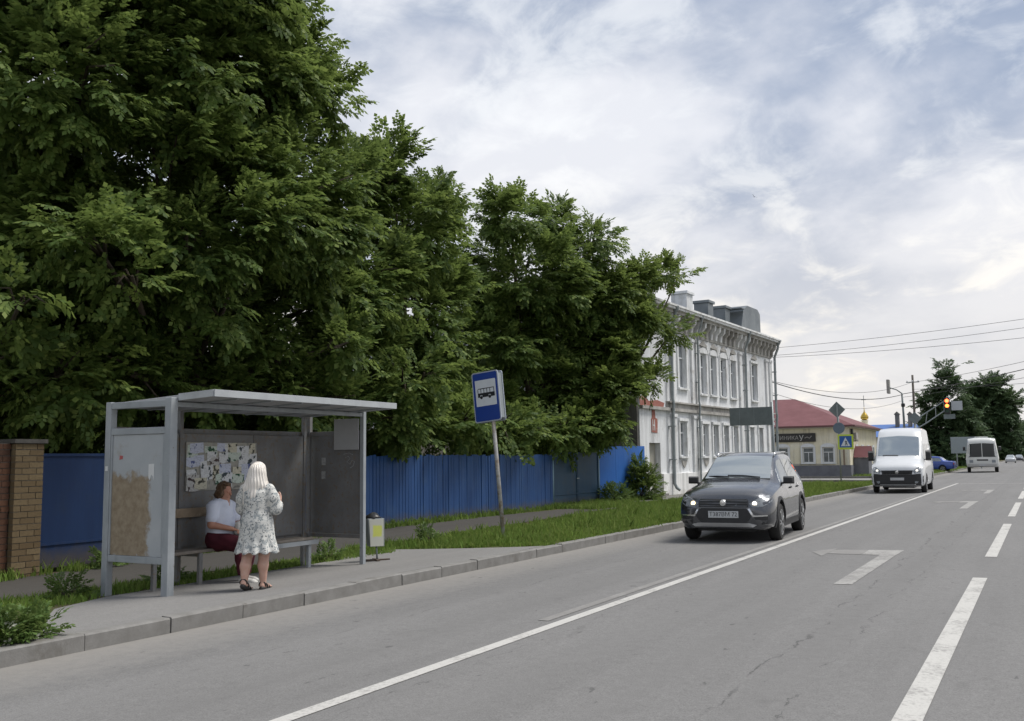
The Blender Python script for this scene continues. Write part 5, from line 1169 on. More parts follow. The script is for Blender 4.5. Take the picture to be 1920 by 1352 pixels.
# --- saloons in the distance
SK = [(2.1, .32, .55, .5, .60, .60, .56, .66, .50), (2.0, .24, .72, .5, .78, .70, .74, .78, .62), (1.5, .22, .80, .5, .84, .80, .79, .89, .65), (.95, .22, .82, .5, .85, .86, .79, .95, .66), (.80, .22, .82, .5, .85, .87, .79, .99, .65), (.10, .22, .82, .5, .85, .90, .78, 1.36, .57), (-.3, .22, .82, .5, .85, .91, .78, 1.42, .56), (-.9, .22, .82, .5, .85, .92, .78, 1.38, .56), (-1.45, .22, .82, .5, .85, .94, .77, 1.04, .64), (-1.6, .23, .81, .5, .845, .94, .765, 1.0, .66), (-2.1, .28, .76, .5, .80, .90, .72, .95, .62), (-2.2, .36, .60, .5, .66, .75, .60, .82, .5)]
sd_ = Car(SK, .025, 40)
def saloon(label, loc, rz, mat, group=None):
    t = thing('saloon_car', label, 'car', loc, rz, group); sd_.body('body', mat, t, (1.25, -1.25), .3)
    for sd in (-1, 1):
        for ax in (1.25, -1.25): wheel(t, ax, sd, .74, .3, .18, .2)
        sd_.patch('side_window', t, M['car_glass_side'], [(.62, .95), (-1.2, .97), (-.95, 1.26), (-.25, 1.31), (.15, 1.25)], 'side', .004, .012, .2, side=sd)
        sd_.patch('headlight', t, M['lamp_glass'], [(sd*.45, .62), (sd*.72, .62), (sd*.74, .72), (sd*.5, .72)], 'front', .01, .02, .1)
        sd_.patch('tail_light', t, plain('tail_light_red', (.30, .02, .02), .3), [(sd*.50, .66), (sd*.70, .66), (sd*.70, .82), (sd*.50, .82)], 'rear', .01, .02, .1)
        mirror(t, M['blackp'], .55, .80, .98, sd)
    sd_.patch('windshield', t, M['car_glass'], [(.82, -.58), (.82, .58), (.12, .52), (.12, -.52)], 'top', .004, .012, .2)
    sd_.patch('rear_window', t, M['car_glass'], [(-.92, -.52), (-.92, .52), (-1.42, .58), (-1.42, -.58)], 'top', .004, .012, .2)
    return t
saloon('bright blue saloon parked across the grass by the crossroads', (-9.4, 98.5, .0), R(172), carpaint('blue_car_paint', (.025, .07, .33), .2, .3))
saloon('silver saloon far down the road behind the white bus', (-5.3, 196, zr(5.3)), R(-90), carpaint('silver_paint', (.42, .44, .46), .4, .3))
saloon('dark saloon far down the road behind the silver one', (-4.6, 228, zr(4.6)), R(-90), carpaint('dark_car_paint', (.04, .045, .055), .3, .3))
# ------------------------------------------------------------------ people (one continuous skin surface each, from a smooth distance field)
class SDF:
    def __init__(s, lo, hi, h=.0075):
        s.lo = np.array(lo, float); s.h = h; s.n = (np.ceil((np.array(hi)-s.lo)/h)).astype(int)+1
        s.ax = [s.lo[i]+h*np.arange(s.n[i]) for i in range(3)]; s.d = np.full(s.n, 9.0, np.float32)
    def _sub(s, lo, hi):
        a = np.clip(np.floor((np.array(lo)-s.lo)/s.h).astype(int), 0, s.n-1); b = np.clip(np.ceil((np.array(hi)-s.lo)/s.h).astype(int)+1, 1, s.n)
        sl = tuple(slice(a[i], b[i]) for i in range(3)); return sl, np.meshgrid(*[s.ax[i][sl[i]] for i in range(3)], indexing='ij')
    def put(s, sl, f, k, op='u'):
        g = s.d[sl]
        if op == 'u':
            hh = np.clip(.5+.5*(g-f)/k, 0, 1); s.d[sl] = g*(1-hh)+f*hh-k*hh*(1-hh)
        else: s.d[sl] = np.maximum(g, -f)
    def cap(s, a, b, ra, rb=None, k=.02, op='u'):
        rb = ra if rb is None else rb; a, b = np.array(a, float), np.array(b, float); m_ = max(ra, rb)+k*2+.03
        sl, (X, Y, Z) = s._sub(np.minimum(a, b)-m_, np.maximum(a, b)+m_)
        d = b-a; L2 = max(d@d, 1e-9); t = np.clip(((X-a[0])*d[0]+(Y-a[1])*d[1]+(Z-a[2])*d[2])/L2, 0, 1)
        s.put(sl, np.sqrt((X-a[0]-t*d[0])**2+(Y-a[1]-t*d[1])**2+(Z-a[2]-t*d[2])**2)-(ra+(rb-ra)*t), k, op); return s
    def chain(s, pts, rs, k=.02):
        for i in range(len(pts)-1): s.cap(pts[i], pts[i+1], rs[i], rs[i+1], k)
        return s
    def ell(s, c, r, k=.02, op='u', rot=None):
        c, r = np.array(c, float), np.array(r, float); m_ = r.max()+k*2+.03
        sl, (X, Y, Z) = s._sub(c-m_, c+m_); X, Y, Z = X-c[0], Y-c[1], Z-c[2]
        if rot is not None:
            q = np.array(rot.to_3x3().transposed()); X, Y, Z = q[0, 0]*X+q[0, 1]*Y+q[0, 2]*Z, q[1, 0]*X+q[1, 1]*Y+q[1, 2]*Z, q[2, 0]*X+q[2, 1]*Y+q[2, 2]*Z
        k0 = np.sqrt((X/r[0])**2+(Y/r[1])**2+(Z/r[2])**2); k1 = np.sqrt((X/r[0]**2)**2+(Y/r[1]**2)**2+(Z/r[2]**2)**2)+1e-9
        s.put(sl, k0*(k0-1)/k1, k, op); return s
    def fn(s, lo, hi, f, k=.01, op='u'):
        sl, (X, Y, Z) = s._sub(lo, hi); s.put(sl, f(X, Y, Z), k, op); return s
    def mesh(s, name, mat, parent):
        d = s.d; d[0] = d[-1] = 9; d[:, 0] = d[:, -1] = 9; d[:, :, 0] = d[:, :, -1] = 9
        ins = d < 0; nx, ny, nz = d.shape; C_ = [(i, j, k) for i in (0, 1) for j in (0, 1) for k in (0, 1)]
        cnt = sum(ins[i:nx-1+i, j:ny-1+j, k:nz-1+k].astype(np.int8) for i, j, k in C_); act = (cnt > 0) & (cnt < 8)
        idx = -np.ones(act.shape, np.int64); cells = np.argwhere(act); idx[act] = np.arange(len(cells))
        acc = np.zeros((len(cells), 3)); num = np.zeros(len(cells))
        val = {c_: d[cells[:, 0]+c_[0], cells[:, 1]+c_[1], cells[:, 2]+c_[2]] for c_ in C_}
        for a in C_:
            for ax in range(3):
                if a[ax] == 0:
                    b = list(a); b[ax] = 1; b = tuple(b); va, vb = val[a], val[b]; cr = (va < 0) != (vb < 0)
                    t = np.where(cr, va/(va-vb+1e-12), 0); p = np.zeros((len(cells), 3)); p[:] = a; p[:, ax] = t; acc[cr] += p[cr]; num[cr] += 1
        V = s.lo+(cells+acc/np.maximum(num, 1)[:, None])*s.h; F = []
        for ax in range(3):
            o1, o2 = [(1, 2), (2, 0), (0, 1)][ax]
            sh_ = [slice(1, -1)]*3; sh_[ax] = slice(0, -1); sb_ = [slice(1, -1)]*3; sb_[ax] = slice(1, None)
            A_, B_ = ins[tuple(sh_)], ins[tuple(sb_)]; e = np.argwhere(A_ != B_)
            if not len(e): continue
            e2 = e.copy(); add = np.array([1, 1, 1]); add[ax] = 0; e2 += add; fl = A_[tuple(e.T)]
            q = []
            for da, db in ((0, 0), (1, 0), (1, 1), (0, 1)):
                c_ = e2.copy(); c_[:, o1] -= 1-da; c_[:, o2] -= 1-db; q.append(idx[c_[:, 0], c_[:, 1], c_[:, 2]])
            q = np.stack(q, 1); q[~fl] = q[~fl][:, ::-1]; F.append(q)
        o = np_mesh(name, V, np.concatenate(F), mat, 4, parent)
        o.data.polygons.foreach_set('use_smooth', [True]*len(o.data.polygons)); return o
def skinmat(name, c):
    t = MT(name); n = t.noise(t.co(), 18, 4); cc = t.mix(t.ramp(n, .35, .65, 0, .5), c, (c[0]*.9, c[1]*.72, c[2]*.68))
    return t.set(cc, .5, 0, .35, **{'Subsurface Weight': .08, 'Subsurface Radius': (.02, .008, .004)})
def clothmat(name, c1, c2, sc=30, rough=.9):
    t = MT(name); n = t.noise(t.co(), sc, 3); w_ = t.noise(t.co(), 5, 4); c = t.mix(t.ramp(w_, .4, .65), c1, c2)
    return t.set(c, rough, 0, .2, n, .3, .004)
def add_head(b, c, fwd, up, sz=1.0, k=.012):
    """head with face; c centre, fwd looking direction"""
    c = Vector(c); f = Vector(fwd).normalized(); u = Vector(up).normalized(); sd = f.cross(u).normalized(); u = sd.cross(f)
    q = Matrix((sd, f, u)).transposed()
    def P(x, y, z): return tuple(c+(sd*x+f*y+u*z)*sz)
    b.ell(P(0, -.008, .025), (.074*sz, .090*sz, .092*sz), k, rot=q); b.ell(P(0, .018, -.045), (.056*sz, .066*sz, .070*sz), .03, rot=q)
    b.cap(P(0, .088, .012), P(0, .105, -.022), .010*sz, .014*sz, .014)
    b.cap(P(-.020, .083, -.060), P(.020, .083, -.060), .009*sz, .009*sz, .008)
    b.cap(P(0, .066, -.098), P(0, .070, -.096), .020*sz, .018*sz, .02)
    for s in (-1, 1):
        b.ell(P(s*.032, .083, .010), (.015*sz, .010*sz, .009*sz), .004, 's', q)
        b.ell(P(s*.032, .076, .010), (.011*sz, .011*sz, .010*sz), .003, rot=q)
        b.ell(P(s*.078, -.008, -.004), (.010*sz, .022*sz, .032*sz), .006, rot=q)
def add_hand(b, wrist, d, palm_n, curl=.5, sc=1.0, thumb=1, k=.008):
    """palm with five separate curled fingers; d = direction of fingers, palm_n = palm normal, thumb = side"""
    w_ = Vector(wrist); d = Vector(d).normalized(); n = Vector(palm_n); n = (n-d*n.dot(d)).normalized(); s = d.cross(n)*thumb
    for o_ in (-.024, -.008, .008, .024): b.cap(tuple(w_+s*o_*.6*sc), tuple(w_+(d*.085+s*o_)*sc), .016*sc, .0135*sc, k)
    for o_, l in ((-.029, .058), (-.010, .074), (.010, .080), (.029, .070)):
        p = w_+(d*.085+s*o_)*sc; dd = d.copy()
        for j, f_ in enumerate((.45, .32, .23)):
            dd = (dd+n*curl*(.55 if j == 0 else .8)).normalized(); e = p+dd*l*f_*sc; b.cap(tuple(p), tuple(e), (.0100-.0010*j)*sc, (.0092-.0010*j)*sc, .004); p = e
    p = w_+(d*.025+s*.030)*sc; dd = (d*.55+s*.75+n*.25).normalized()
    for j, l in enumerate((.040, .030, .024)):
        e = p+dd*l*sc; b.cap(tuple(p), tuple(e), (.0125-.0012*j)*sc, (.0112-.0012*j)*sc, .006); p = e; dd = (dd+d*.35+n*curl*.4).normalized()

# --- woman standing with her back to the road; local +y is the way she faces, x to her right
p1 = thing('person', 'woman with long white-blonde hair in a knee-length grey and white patterned dress, standing', 'person', (-8.72, 9.15, zg(-8.72, 9.15)+.02), R(20)); p1.scale = (1.0, 1.0, 1.0)
M['skin_pale'] = skinmat('pale_skin', (.52, .34, .27)); M['skin_tan'] = skinmat('tanned_skin', (.44, .24, .17))
b = SDF((-.45, -.35, -.01), (.50, .50, 1.62))
HZ = 1.445
add_head(b, (.0, .03, HZ), (.12, 1, -.12), (0, .05, 1), 1.0)
b.cap((0, .0, 1.28), (0, .022, 1.385), .056, .050, .02)
b.chain([(0, .0, 1.24), (0, -.01, 1.10), (0, .0, .95), (0, -.01, .84)], [.125, .130, .130, .155], .05)
b.cap((-.15, .0, 1.245), (.15, .0, 1.245), .062, .062, .04)
for s, fy, fx_ in ((-1, -.13, -.085), (1, .05, .085)):      # left leg trails, right leg forward
    hip = (s*.085, -.01, .84); kn = (s*.085+(-.01 if s < 0 else 0), .02+fy*.45, .455); an = (fx_, fy-.03, .085)
    b.chain([hip, kn, (kn[0]*.5+an[0]*.5, kn[1]*.5+an[1]*.5-.022, .30), an], [.105, .066, .064, .038], .03)
    lift = .05 if s < 0 else 0.0
    b.cap((an[0], an[1]-.02, .045+lift), (an[0], an[1]+.07, .035+lift*.4), .036, .036, .02); b.cap((an[0], an[1]+.07, .035+lift*.4), (an[0]+s*.008, an[1]+.155, .024), .036, .026, .02)
    for t in range(5): b.cap((an[0]+s*(.030-t*.016), an[1]+.14, .024), (an[0]+s*(.032-t*.017), an[1]+.195-t*.006, .018), .010, .008, .005)
# right arm bent forward, hand raised in front of the chest; left arm bent across
b.chain([(.175, -.01, 1.235), (.235, .02, 1.00), (.205, .235, 1.06)], [.052, .044, .028], .02)
add_hand(b, (.200, .245, 1.065), (-.10, .5, .75), (-1, -.2, .2), .40, .95, 1)
b.chain([(-.175, -.01, 1.235), (-.225, .05, 1.00), (-.06, .26, 1.03)], [.052, .044, .028], .02)
add_hand(b, (-.055, .265, 1.035), (.8, .35, .35), (0, -.6, .8), .5, .95, -1)
b.mesh('body', M['skin_pale'], p1)
def dress_mat():
    t = MT('patterned_dress'); co = t.co(); n1 = t.noise(co, 21, 3, .6, .8); n2 = t.noise(co, 46, 2, .5); n3 = t.noise(co, 7, 4)
    c = t.mix(t.ramp(n1, .50, .57), (.60, .60, .57), (.30, .325, .33)); c = t.mix(t.ramp(n2, .60, .64), c, (.10, .11, .12)); c = t.mix(t.ramp(n3, .5, .7, 0, .3), c, (.38, .40, .40))
    return t.set(c, .9, 0, .15)
b = SDF((-.45, -.42, .36), (.45, .42, 1.36))
def dress(X, Y, Z):
    a = np.arctan2(Y, X); z = Z
    rx = np.interp(z, [.40, .47, .60, .66, .85, .98, 1.10, 1.20, 1.27, 1.33], [.275, .27, .235, .225, .205, .165, .175, .19, .155, .09]); ry = np.interp(z, [.40, .47, .60, .66, .85, .98, 1.10, 1.20, 1.27, 1.33], [.235, .23, .20, .195, .19, .165, .175, .16, .125, .085])
    fl = np.interp(z, [.40, .62, .66, .9], [1.0, .35, .08, .0]); rx = rx*(1+.075*fl*np.sin(a*11+z*6)+.03*fl*np.sin(a*5+1)); ry = ry*(1+.075*fl*np.sin(a*11+z*6)+.03*fl*np.cos(a*4))
    q = np.sqrt((X/rx)**2+(Y/ry)**2); r_ = (q-1)*np.minimum(rx, ry); hem = .455+.012*np.sin(a*11)-z
    inner = np.where(z < .80, -(r_+.022), -1.0)      # open from below
    return np.maximum.reduce([r_, hem, z-1.315, np.where(z < .72, inner, -1.0)])
b.fn((-.40, -.36, .40), (.40, .36, 1.34), dress, .008)
b.chain([(.155, -.01, 1.235), (.205, .0, 1.13), (.235, .03, 1.00)], [.078, .082, .080], .02); b.chain([(.235, .03, 1.0), (.218, .14, 1.035)], [.080, .064], .02)
b.chain([(-.155, -.01, 1.235), (-.20, .01, 1.13), (-.225, .06, 1.00)], [.078, .082, .080], .02); b.chain([(-.225, .06, 1.0), (-.14, .17, 1.02)], [.078, .062], .02)
b.mesh('dress', dress_mat(), p1)
part('waist_band', p1, clothmat('waist_band', (.30, .32, .33), (.36, .37, .38)), lambda q: q.loft([[(.170*math.cos(t)*k, .140*math.sin(t)*k, z_) for t in [2*math.pi*i/24 for i in range(24)]] for z_, k in ((.955, 1.02), (.958, 1.045), (.985, 1.045), (.988, 1.02))]), True)
def hairmat(name, c1, c2, sc=60):
    t = MT(name); n = t.noise(t.co('Object', (1, 1, .06)), sc, 4, .6); c = t.mix(t.ramp(n, .35, .65), c1, c2); return t.set(c, .45, 0, .4, n, .5, .006)
b = SDF((-.30, -.30, .85), (.30, .25, 1.63), .008)
b.ell((0, .012, HZ+.042), (.094, .104, .100), .02); b.chain([(0, -.035, HZ+.02), (0, -.055, 1.32), (0, -.085, 1.16), (-.02, -.10, 1.03)], [.088, .088, .078, .045], .04)
b.chain([(-.06, -.03, HZ), (-.10, -.06, 1.26), (-.115, -.08, 1.08)], [.05, .06, .04], .03); b.chain([(.06, -.03, HZ), (.085, -.055, 1.28), (.075, -.085, 1.10)], [.05, .05, .03], .03)
b.chain([(.075, .02, HZ), (.098, .03, 1.31), (.105, .03, 1.24)], [.026, .026, .016], .02); b.chain([(-.075, .02, HZ), (-.105, .02, 1.30), (-.12, .0, 1.18)], [.026, .03, .018], .02)
b.fn((-.3, -.3, .85), (.3, .25, 1.63), lambda X, Y, Z: np.where((Y > .055) & (Z < HZ+.065), -.05, .05)*1.0, .001, 's')
sl, (X, Y, Z) = b._sub((-.3, -.3, .85), (.3, .25, 1.63)); b.d[sl] += (.006*np.sin(np.arctan2(Y, X)*23+np.sin(Z*9)*2)).astype(np.float32)
b.mesh('hair', hairmat('white_blonde_hair', (.78, .74, .69), (.64, .60, .54)), p1)
for s, fy, fx_ in ((-1, -.13, -.085), (1, .05, .085)):
    lift = .05 if s < 0 else 0.0; y0 = fy-.03
    b = SDF((fx_-.08, y0-.12, -.02), (fx_+.08, y0+.25, .16), .005)
    b.cap((fx_, y0-.04, .012+lift), (fx_, y0+.06, .010+lift*.4), .034, .036, .01); b.cap((fx_, y0+.06, .010+lift*.4), (fx_+s*.006, y0+.17, .004), .038, .032, .01)
    b.fn((fx_-.08, y0-.12, -.02), (fx_+.08, y0+.25, .16), lambda X, Y, Z: (Z-(.022+lift*np.clip((y0+.10-Y)/.12, 0, 1)))*1.0 if False else -((.024+lift*np.clip((y0+.10-Y)/.12, 0, 1))-Z), .001, 's2') if False else None
    for yy, zz, rw_ in ((y0+.105, .050, .040), (y0+.045, .070+lift*.5, .042), (y0-.015, .085+lift, .045)):
        pts = [(fx_+rw_*1.02*math.cos(t), yy-.012*math.sin(t), max(zz-.035+(.045)*math.sin(t), .012)) for t in np.linspace(-.2, math.pi+.2, 9)]
        b.chain(pts, [.0085]*9, .006)
    b.mesh('sandal', plain('black_sandal', (.02, .019, .018), .6), p1)

# --- woman seated on the bench, turned along it
p2 = thing('person', 'seated woman with short brown hair, white blouse and maroon trousers', 'person', (-10.12, 9.93, .0), R(-84)); GZ = -.02
b = SDF((-.40, -.40, -.04), (.42, .75, 1.40))
HC = (.0, .045, 1.205)
add_head(b, HC, (-.05, 1, -.2), (0, .12, 1), 1.0)
b.cap((0, .0, 1.04), (0, .03, 1.14), .060, .054, .02)
b.chain([(0, -.01, 1.00), (0, -.03, .85), (0, -.02, .68), (0, .02, .56)], [.135, .150, .165, .175], .06); b.cap((-.155, -.01, 1.005), (.155, -.01, 1.005), .066, .066, .04)
LEGS = ((-1, (-.10, .42, .50), (-.07, .36, .09)), (1, (.12, .42, .49), (.16, .52, .085)))
for s, kn, an in LEGS:
    b.chain([(s*.10, .03, .535), kn, an], [.110, .078, .045], .03); b.cap((an[0], an[1]-.02, .045+GZ), (an[0], an[1]+.15, .03+GZ), .038, .030, .02)
b.chain([(.19, -.01, .99), (.255, .03, .76), (.10, .26, .70)], [.060, .050, .032], .02); add_hand(b, (.095, .265, .70), (-.6, .6, -.2), (0, -.3, -1), .5, 1.0, 1)
b.chain([(-.19, -.01, .99), (-.25, .05, .75), (-.04, .29, .695)], [.060, .050, .032], .02); add_hand(b, (-.035, .295, .695), (.7, .5, -.15), (0, -.3, -1), .5, 1.0, -1)
b.mesh('body', M['skin_tan'], p2)
b = SDF((-.42, -.30, .50), (.42, .32, 1.12))
b.chain([(0, -.01, 1.01), (0, -.03, .85), (0, -.015, .70), (0, .03, .585)], [.148, .172, .195, .205], .06); b.cap((-.15, -.01, 1.012), (.15, -.01, 1.012), .080, .080, .04)
for s, e in ((1, (.255, .03, .775)), (-1, (-.25, .05, .765))): b.chain([(s*.18, -.01, .995), tuple(np.array((s*.18, -.01, .995))*.3+np.array(e)*.7)], [.088, .078], .02)
b.cap((0, .12, 1.16), (0, .15, .98), .055, .012, .01, 's'); b.cap((0, .0, 1.08), (0, .08, 1.16), .075, .075, .01, 's')
sl, (X, Y, Z) = b._sub((-.42, -.3, .5), (.42, .32, 1.12)); b.d[sl] += (.006*np.sin(Z*34+X*18)*np.sin(X*22+Y*11)).astype(np.float32)
b.fn((-.42, -.3, .50), (.42, .32, .56), lambda X, Y, Z: Z*0-.05, .001, 's')
b.mesh('blouse', clothmat('white_blouse', (.66, .70, .80), (.56, .60, .72)), p2)
b = SDF((-.34, -.26, .02), (.36, .66, .72)); b.cap((-.09, .0, .545), (.09, .0, .545), .165, .165, .04)
for s, kn, an in LEGS:
    an2 = (an[0], an[1], an[2]+.035); b.chain([(s*.10, .03, .54), kn, tuple((np.array(kn)+an2)/2), an2], [.135, .100, .090, .082], .03)
sl, (X, Y, Z) = b._sub((-.34, -.26, .02), (.36, .66, .72)); b.d[sl] += (.005*np.sin(Z*40+Y*25)*np.sin(X*30+Z*12)).astype(np.float32)
b.fn((-.34, -.26, .02), (.36, .66, .085), lambda X, Y, Z: Z*0-.05, .001, 's')
b.mesh('trousers', clothmat('maroon_trousers', (.085, .018, .028), (.06, .014, .022)), p2)
b = SDF((-.22, -.20, .95), (.22, .22, 1.42), .008); b.ell((HC[0]-.012, HC[1]-.030, HC[2]+.035), (.102, .108, .112), .02)
for a in range(10):
    t = a/9*math.pi*1.25-math.pi*1.13; b.ell((HC[0]+.085*math.cos(t), HC[1]-.03+.09*math.sin(t), HC[2]-.035+.012*math.sin(a*3)), (.036, .036, .052), .02)
b.ell((HC[0]+.02, HC[1]+.055, HC[2]+.105), (.065, .035, .026), .02)
sl, (X, Y, Z) = b._sub((-.22, -.2, .95), (.22, .22, 1.42)); b.d[sl] += (.009*np.sin(X*75)*np.sin(Y*70+1)*np.sin(Z*66)).astype(np.float32)
b.mesh('hair', hairmat('brown_hair', (.13, .075, .038), (.075, .042, .022), 30), p2)
for s, kn, an in LEGS:
    b = SDF((an[0]-.08, an[1]-.12, -.05), (an[0]+.08, an[1]+.26, .13), .006); b.cap((an[0], an[1]-.03, .040+GZ), (an[0], an[1]+.15, .028+GZ), .046, .038, .02); b.ell((an[0], an[1]+.17, .022+GZ), (.043, .055, .034), .02)
    b.cap((an[0], an[1], .07), (an[0], an[1]-.005, .10), .042, .040, .01)
    b.fn((an[0]-.08, an[1]-.12, -.05), (an[0]+.08, an[1]+.26, -.012+GZ), lambda X, Y, Z: Z*0-.05, .001, 's')
    b.mesh('shoe', plain('white_shoe', (.58, .57, .54), .6), p2)
# white handbag on her lap, strap hanging down
hbag = thing('handbag', 'white handbag with a pale looped strap on the seated woman\'s lap', 'bag', (-9.82, 10.02, .60), R(-84))
b = SDF((-.16, -.12, -.02), (.16, .12, .24), .007); b.fn((-.16, -.12, -.02), (.16, .12, .24), lambda X, Y, Z: (np.abs(X/.125)**4+np.abs(Y/np.interp(Z, [0, .2], [.07, .045]))**4+np.abs((Z-.10)/.10)**6)**.25*.06-.06, .01)
b.mesh('bag_body', clothmat('white_leather', (.62, .61, .58), (.52, .51, .48), 14, .5), hbag)
part('strap', hbag, plain('pale_strap', (.50, .40, .34), .6), lambda q: (q.tube([(-.10, -.02, .17), (-.17, .02, .08), (-.21, .05, -.06), (-.18, .07, -.16), (-.13, .08, -.17), (-.10, .07, -.08), (-.10, .05, .06), (-.10, .02, .15)], .010, 7),), True)
# ------------------------------------------------------------------ street furniture, wires, birds
M['sign_back'] = mottled('sign_back_metal', (.17, .20, .205), (.13, .155, .16), 3, .5, .1, .3)
M['lime'] = plain('lime_border', (.50, .62, .06), .5)
sp = thing('crossing_sign', 'pole with a blue pedestrian crossing sign, lime border, and backs of two more signs', 'road sign', (-11.0, 61.8, 0))
part('pole', sp, M['galv'], lambda b: b.tube([(0, 0, -.2), (0, 0, 4.8)], .045, 10), True)
part('diamond_back', sp, M['sign_back'], lambda b: b.prism([(-.05, 3.92), (.45, 4.43), (-.05, 4.94), (-.55, 4.43)], -.07, -.05, 'y'))
part('bracket', sp, M['galv'], lambda b: b.bx((-.07, -.1, 3.6), (.02, -.071, 4.75)))
part('disc_back', sp, plain('blue_grey_back', (.13, .17, .22), .5, .2), lambda b: b.lathe([(.001, -.07), (.35, -.07), (.35, -.05), (.001, -.05)], 'y', 24, (.02, 0, 3.3)))
cs_ = part('sign_plate', sp, M['lime'], lambda b: b.bx((-.08, -.07, 1.98), (.84, -.05, 2.9)))
part('sign_face', cs_, plain('crossing_blue', (.02, .10, .36), .4), lambda b: b.bx((.02, -.075, 2.10), (.74, -.0705, 2.80)))
part('sign_triangle', cs_, M['sign_white'], lambda b: b.prism([(.10, 2.18), (.66, 2.18), (.38, 2.72)], -.079, -.0755, 'y'))
part('sign_figure', cs_, M['ink'], lambda b: (b.prism([(.33, 2.22), (.37, 2.22), (.40, 2.36), (.46, 2.22), (.50, 2.22), (.43, 2.44), (.47, 2.42), (.47, 2.45), (.40, 2.52), (.33, 2.44), (.35, 2.43), (.38, 2.46), (.37, 2.36)], -.082, -.0795, 'y'),))
ds = thing('direction_sign', 'plain dark grey back of a large direction sign on a post before the old building', 'road sign', (-11.2, 46.0, zg(-11.2, 46)))
part('post', ds, M['galv'], lambda b: b.tube([(0, 0, -.2), (0, 0, 4.25)], .06, 10), True)
dpn = part('sign_panel', ds, M['sign_back'], lambda b: b.bx((-2.03, -.10, 3.16), (.03, -.07, 4.02)), False, .006)
for zz in (3.35, 3.8): part('stiffener', dpn, M['galv'], lambda b: b.bx((-2.0, -.069, zz), (.0, -.05, zz+.05)))
for xx in (-1.55, -.85): part('seam', dpn, M['galv'], lambda b: b.bx((xx, -.106, 3.18), (xx+.012, -.1005, 4.0)))
# traffic light on its cantilever
tl = thing('traffic_light', 'traffic light showing red on a truss arm reaching over the road', 'traffic light', (-8.55, 80.0, 0))
part('pole', tl, M['galv'], lambda b: b.tube([(0, 0, -.2), (0, 0, 4.4)], [.10, .075], 12), True)
part('arm', tl, M['galv'], lambda b: (b.tube([(0, 0, 3.55), (.75, 0, 3.98), (2.15, 0, 4.92)], .045, 8), b.tube([(0, 0, 4.25), (.9, 0, 4.85), (2.1, 0, 5.62)], .04, 8), b.tube([(.75, 0, 3.98), (.9, 0, 4.85)], .03, 6), b.tube([(1.5, 0, 4.48), (1.5, 0, 5.24)], .03, 6), b.tube([(2.12, 0, 4.9), (2.1, 0, 5.62)], .035, 6)))
part('sign_back', tl, M['sign_back'], lambda b: b.prism([(0, 3.9), (.5, 4.4), (0, 4.9), (-.5, 4.4)], -.12, -.09, 'y'))
hd = part('signal_head', tl, M['blackp'], lambda b: b.bx((2.14, -.16, 4.66), (2.52, .12, 5.86)), False, .02)
for zz, c_, e_ in ((5.66, (1.0, .10, .03), 3.2), (5.28, (1.0, .16, .03), 2.6), (4.90, (.02, .06, .04), 0)):
    part('lens', hd, emis('signal_lens', c_, e_), lambda b: b.lathe([(.001, -.175), (.13, -.168), (.14, -.155), (.001, -.155)], 'y', 18, (2.33, 0, zz)))
    part('visor', hd, M['blackp'], lambda b: b.loft([[(2.33+.155*math.cos(a), -.162, zz+.155*math.sin(a)), (2.33+.155*math.cos(a), -.34, zz+.155*math.sin(a)), (2.33+.165*math.cos(a), -.34, zz+.165*math.sin(a)), (2.33+.165*math.cos(a), -.162, zz+.165*math.sin(a))] for a in [R(10+160*i/8) for i in range(9)]]))
part('backboard', tl, plain('pale_board', (.40, .43, .45), .6), lambda b: b.bx((2.62, -.06, 4.92), (3.38, -.03, 5.62)))
part('lower_board', tl, M['sign_back'], lambda b: b.bx((2.05, -.06, 4.28), (2.85, -.03, 4.64)))
# posts and lamp beyond the crossroads
lp = thing('street_lamp', 'grey street lamp with a short side arm beyond the traffic light', 'street lamp', (-11.1, 95, 0))
part('pole', lp, M['sign_back'], lambda b: b.tube([(0, 0, -.2), (0, 0, 5.0), (-.05, 0, 7.3)], [.12, .10, .075], 10), True)
part('arm', lp, M['sign_back'], lambda b: b.tube([(-.05, 0, 7.25), (-.5, 0, 7.62), (-1.15, 0, 7.85)], .05, 8), True)
part('lamp_head', lp, plain('lamp_housing', (.30, .30, .28), .5), lambda b: b.bx((-1.34, -.2, 7.3), (-1.08, .5, 8.6)), False, .04)
part('collar', lp, M['blackp'], lambda b: b.lathe([(.10, 6.0), (.17, 6.05), (.17, 6.3), (.10, 6.35)], 'z', 12), 40)
def wood_pole(label, loc, h):
    t = thing('utility_pole', label, 'utility pole', loc)
    part('pole', t, mottled('tarred_pole', (.12, .105, .09), (.08, .07, .06), 3, .9, .4), lambda b: b.tube([(0, 0, -.3), (0, 0, h)], [.14, .10], 10), True)
    part('crossarm', t, M['galv'], lambda b: b.bx((-.6, -.14, h-.75), (.6, -.08, h-.66)))
    for xx in (-.5, 0.0, .5): part('insulator', t, M['sign_white'], lambda b: b.lathe([(.03, h-.66), (.05, h-.60), (.03, h-.52), (.01, h-.50)], 'z', 10, (xx, -.11, 0)), 40)
wood_pole('tall dark utility pole beside the loose birch', (-10.7, 100, 0), 9.3)
wood_pole('utility pole on the opposite side of the road', (10.0, 52, 0), 9.2)
def wire(label, a, b_, sag, r_=.014, grp=None):
    a, b_ = Vector(a), Vector(b_); pts = []
    for i in range(17):
        t = i/16; p = a.lerp(b_, t); p.z -= sag*4*t*(1-t); pts.append(tuple(p-a))
    q = MB(); q.tube(pts, r_, 5); o = q.build('overhead_wire', M['wire'], None, True); o.location = a
    return tag(o, label, 'wire', grp)
M['wire'] = plain('wire_black', (.05, .05, .052), .7); WG = 'wires over the crossroads'
wire('topmost thin wire from the old building corner across the crossroads', (-14.4, 58.0, 8.1), (10, 52, 9.15), .35, .011, WG)
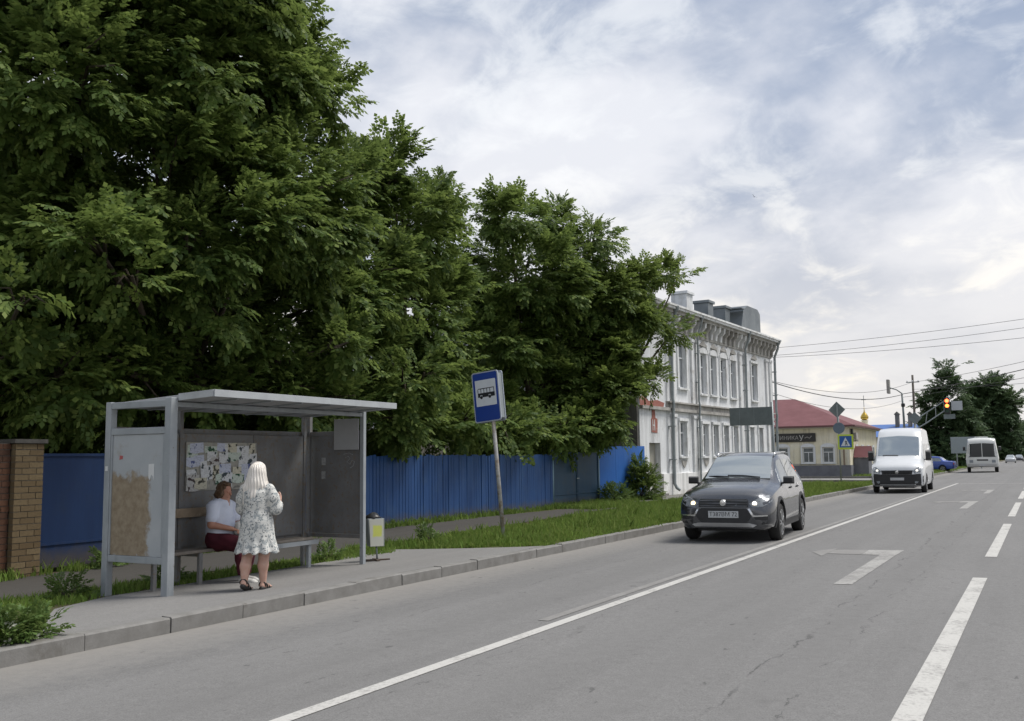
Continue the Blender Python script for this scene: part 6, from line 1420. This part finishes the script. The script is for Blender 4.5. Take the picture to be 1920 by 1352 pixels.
wire('second thin wire from the old building corner across the crossroads', (-14.4, 58.0, 7.65), (10, 52, 8.8), .40, .011, WG)
wire('third thin wire from the old building corner, lowest of the three', (-14.4, 58.0, 7.55), (10, 52, 7.9), .35, .011, WG)
wire('thick black cable sagging from the old building corner to the street lamp', (-14.3, 58.0, 6.15), (-11.12, 95, 7.15), .75, .03, WG)
wire('slack thin wire below the thick cable, from the old building corner to the lamp', (-14.3, 58.0, 5.5), (-11.12, 95, 6.6), .9, .014, WG)
wire('wire just above the thick cable, from the old building corner to the tall pole', (-14.3, 58.0, 6.2), (-10.75, 99.9, 8.6), .9, .016, WG)
wire('thick black cable from the street lamp across the road', (-11.1, 95, 7.2), (10, 52, 8.15), .35, .03, WG)
wire('thin wire above the thick cable over the road, from the tall pole', (-10.7, 99.9, 8.6), (10, 52, 8.6), .5, .016, WG)
wire('lower thin wire from the street lamp across the road', (-11.1, 95, 6.9), (10, 52, 7.3), .35, .016, WG)
wire('lowest thin wire over the road, running past the traffic light board', (-10.7, 99.9, 7.9), (10, 52, 5.6), .25, .014, WG)
# birds
bird = MB(); bird.lathe([(.002, -.17), (.03, -.12), (.05, 0), (.035, .1), (.03, .14), (.004, .2)], 'y', 8)
bird.add([(0, .06, .02), (.30, .02, .14), (.34, -.06, .13), (0, -.06, .02), (0, .06, .005), (.30, .02, .13), (.34, -.06, .12), (0, -.06, .005)], [(0,1,2,3), (7,6,5,4), (0,4,5,1), (1,5,6,2), (2,6,7,3)])
bird.add([(0, .06, .02), (-.28, .02, .18), (-.34, -.06, .17), (0, -.06, .02), (0, .06, .005), (-.28, .02, .17), (-.34, -.06, .16), (0, -.06, .005)], [(3,2,1,0), (4,5,6,7), (0,1,5,4), (1,2,6,5), (2,3,7,6)])
bme = bird.mesh('bird', plain('bird_dark', (.05, .05, .055), .8))
for i, (l, rz, lab, sc_) in enumerate((((-15.2, 60, 18.1), .6, 'dark bird flying above the old building', .55), ((-19.3, 35, 12.6), 2.0, 'tiny dark bird above the maple tops', .32), ((-19.0, 35, 12.3), 1.1, 'tiny dark bird just above the broad maple', .32))):
    o = link('bird', bme); o.location = l; o.rotation_euler = (.2, .5, rz); o.scale = (sc_,)*3; tag(o, lab, 'bird', 'birds in the sky')
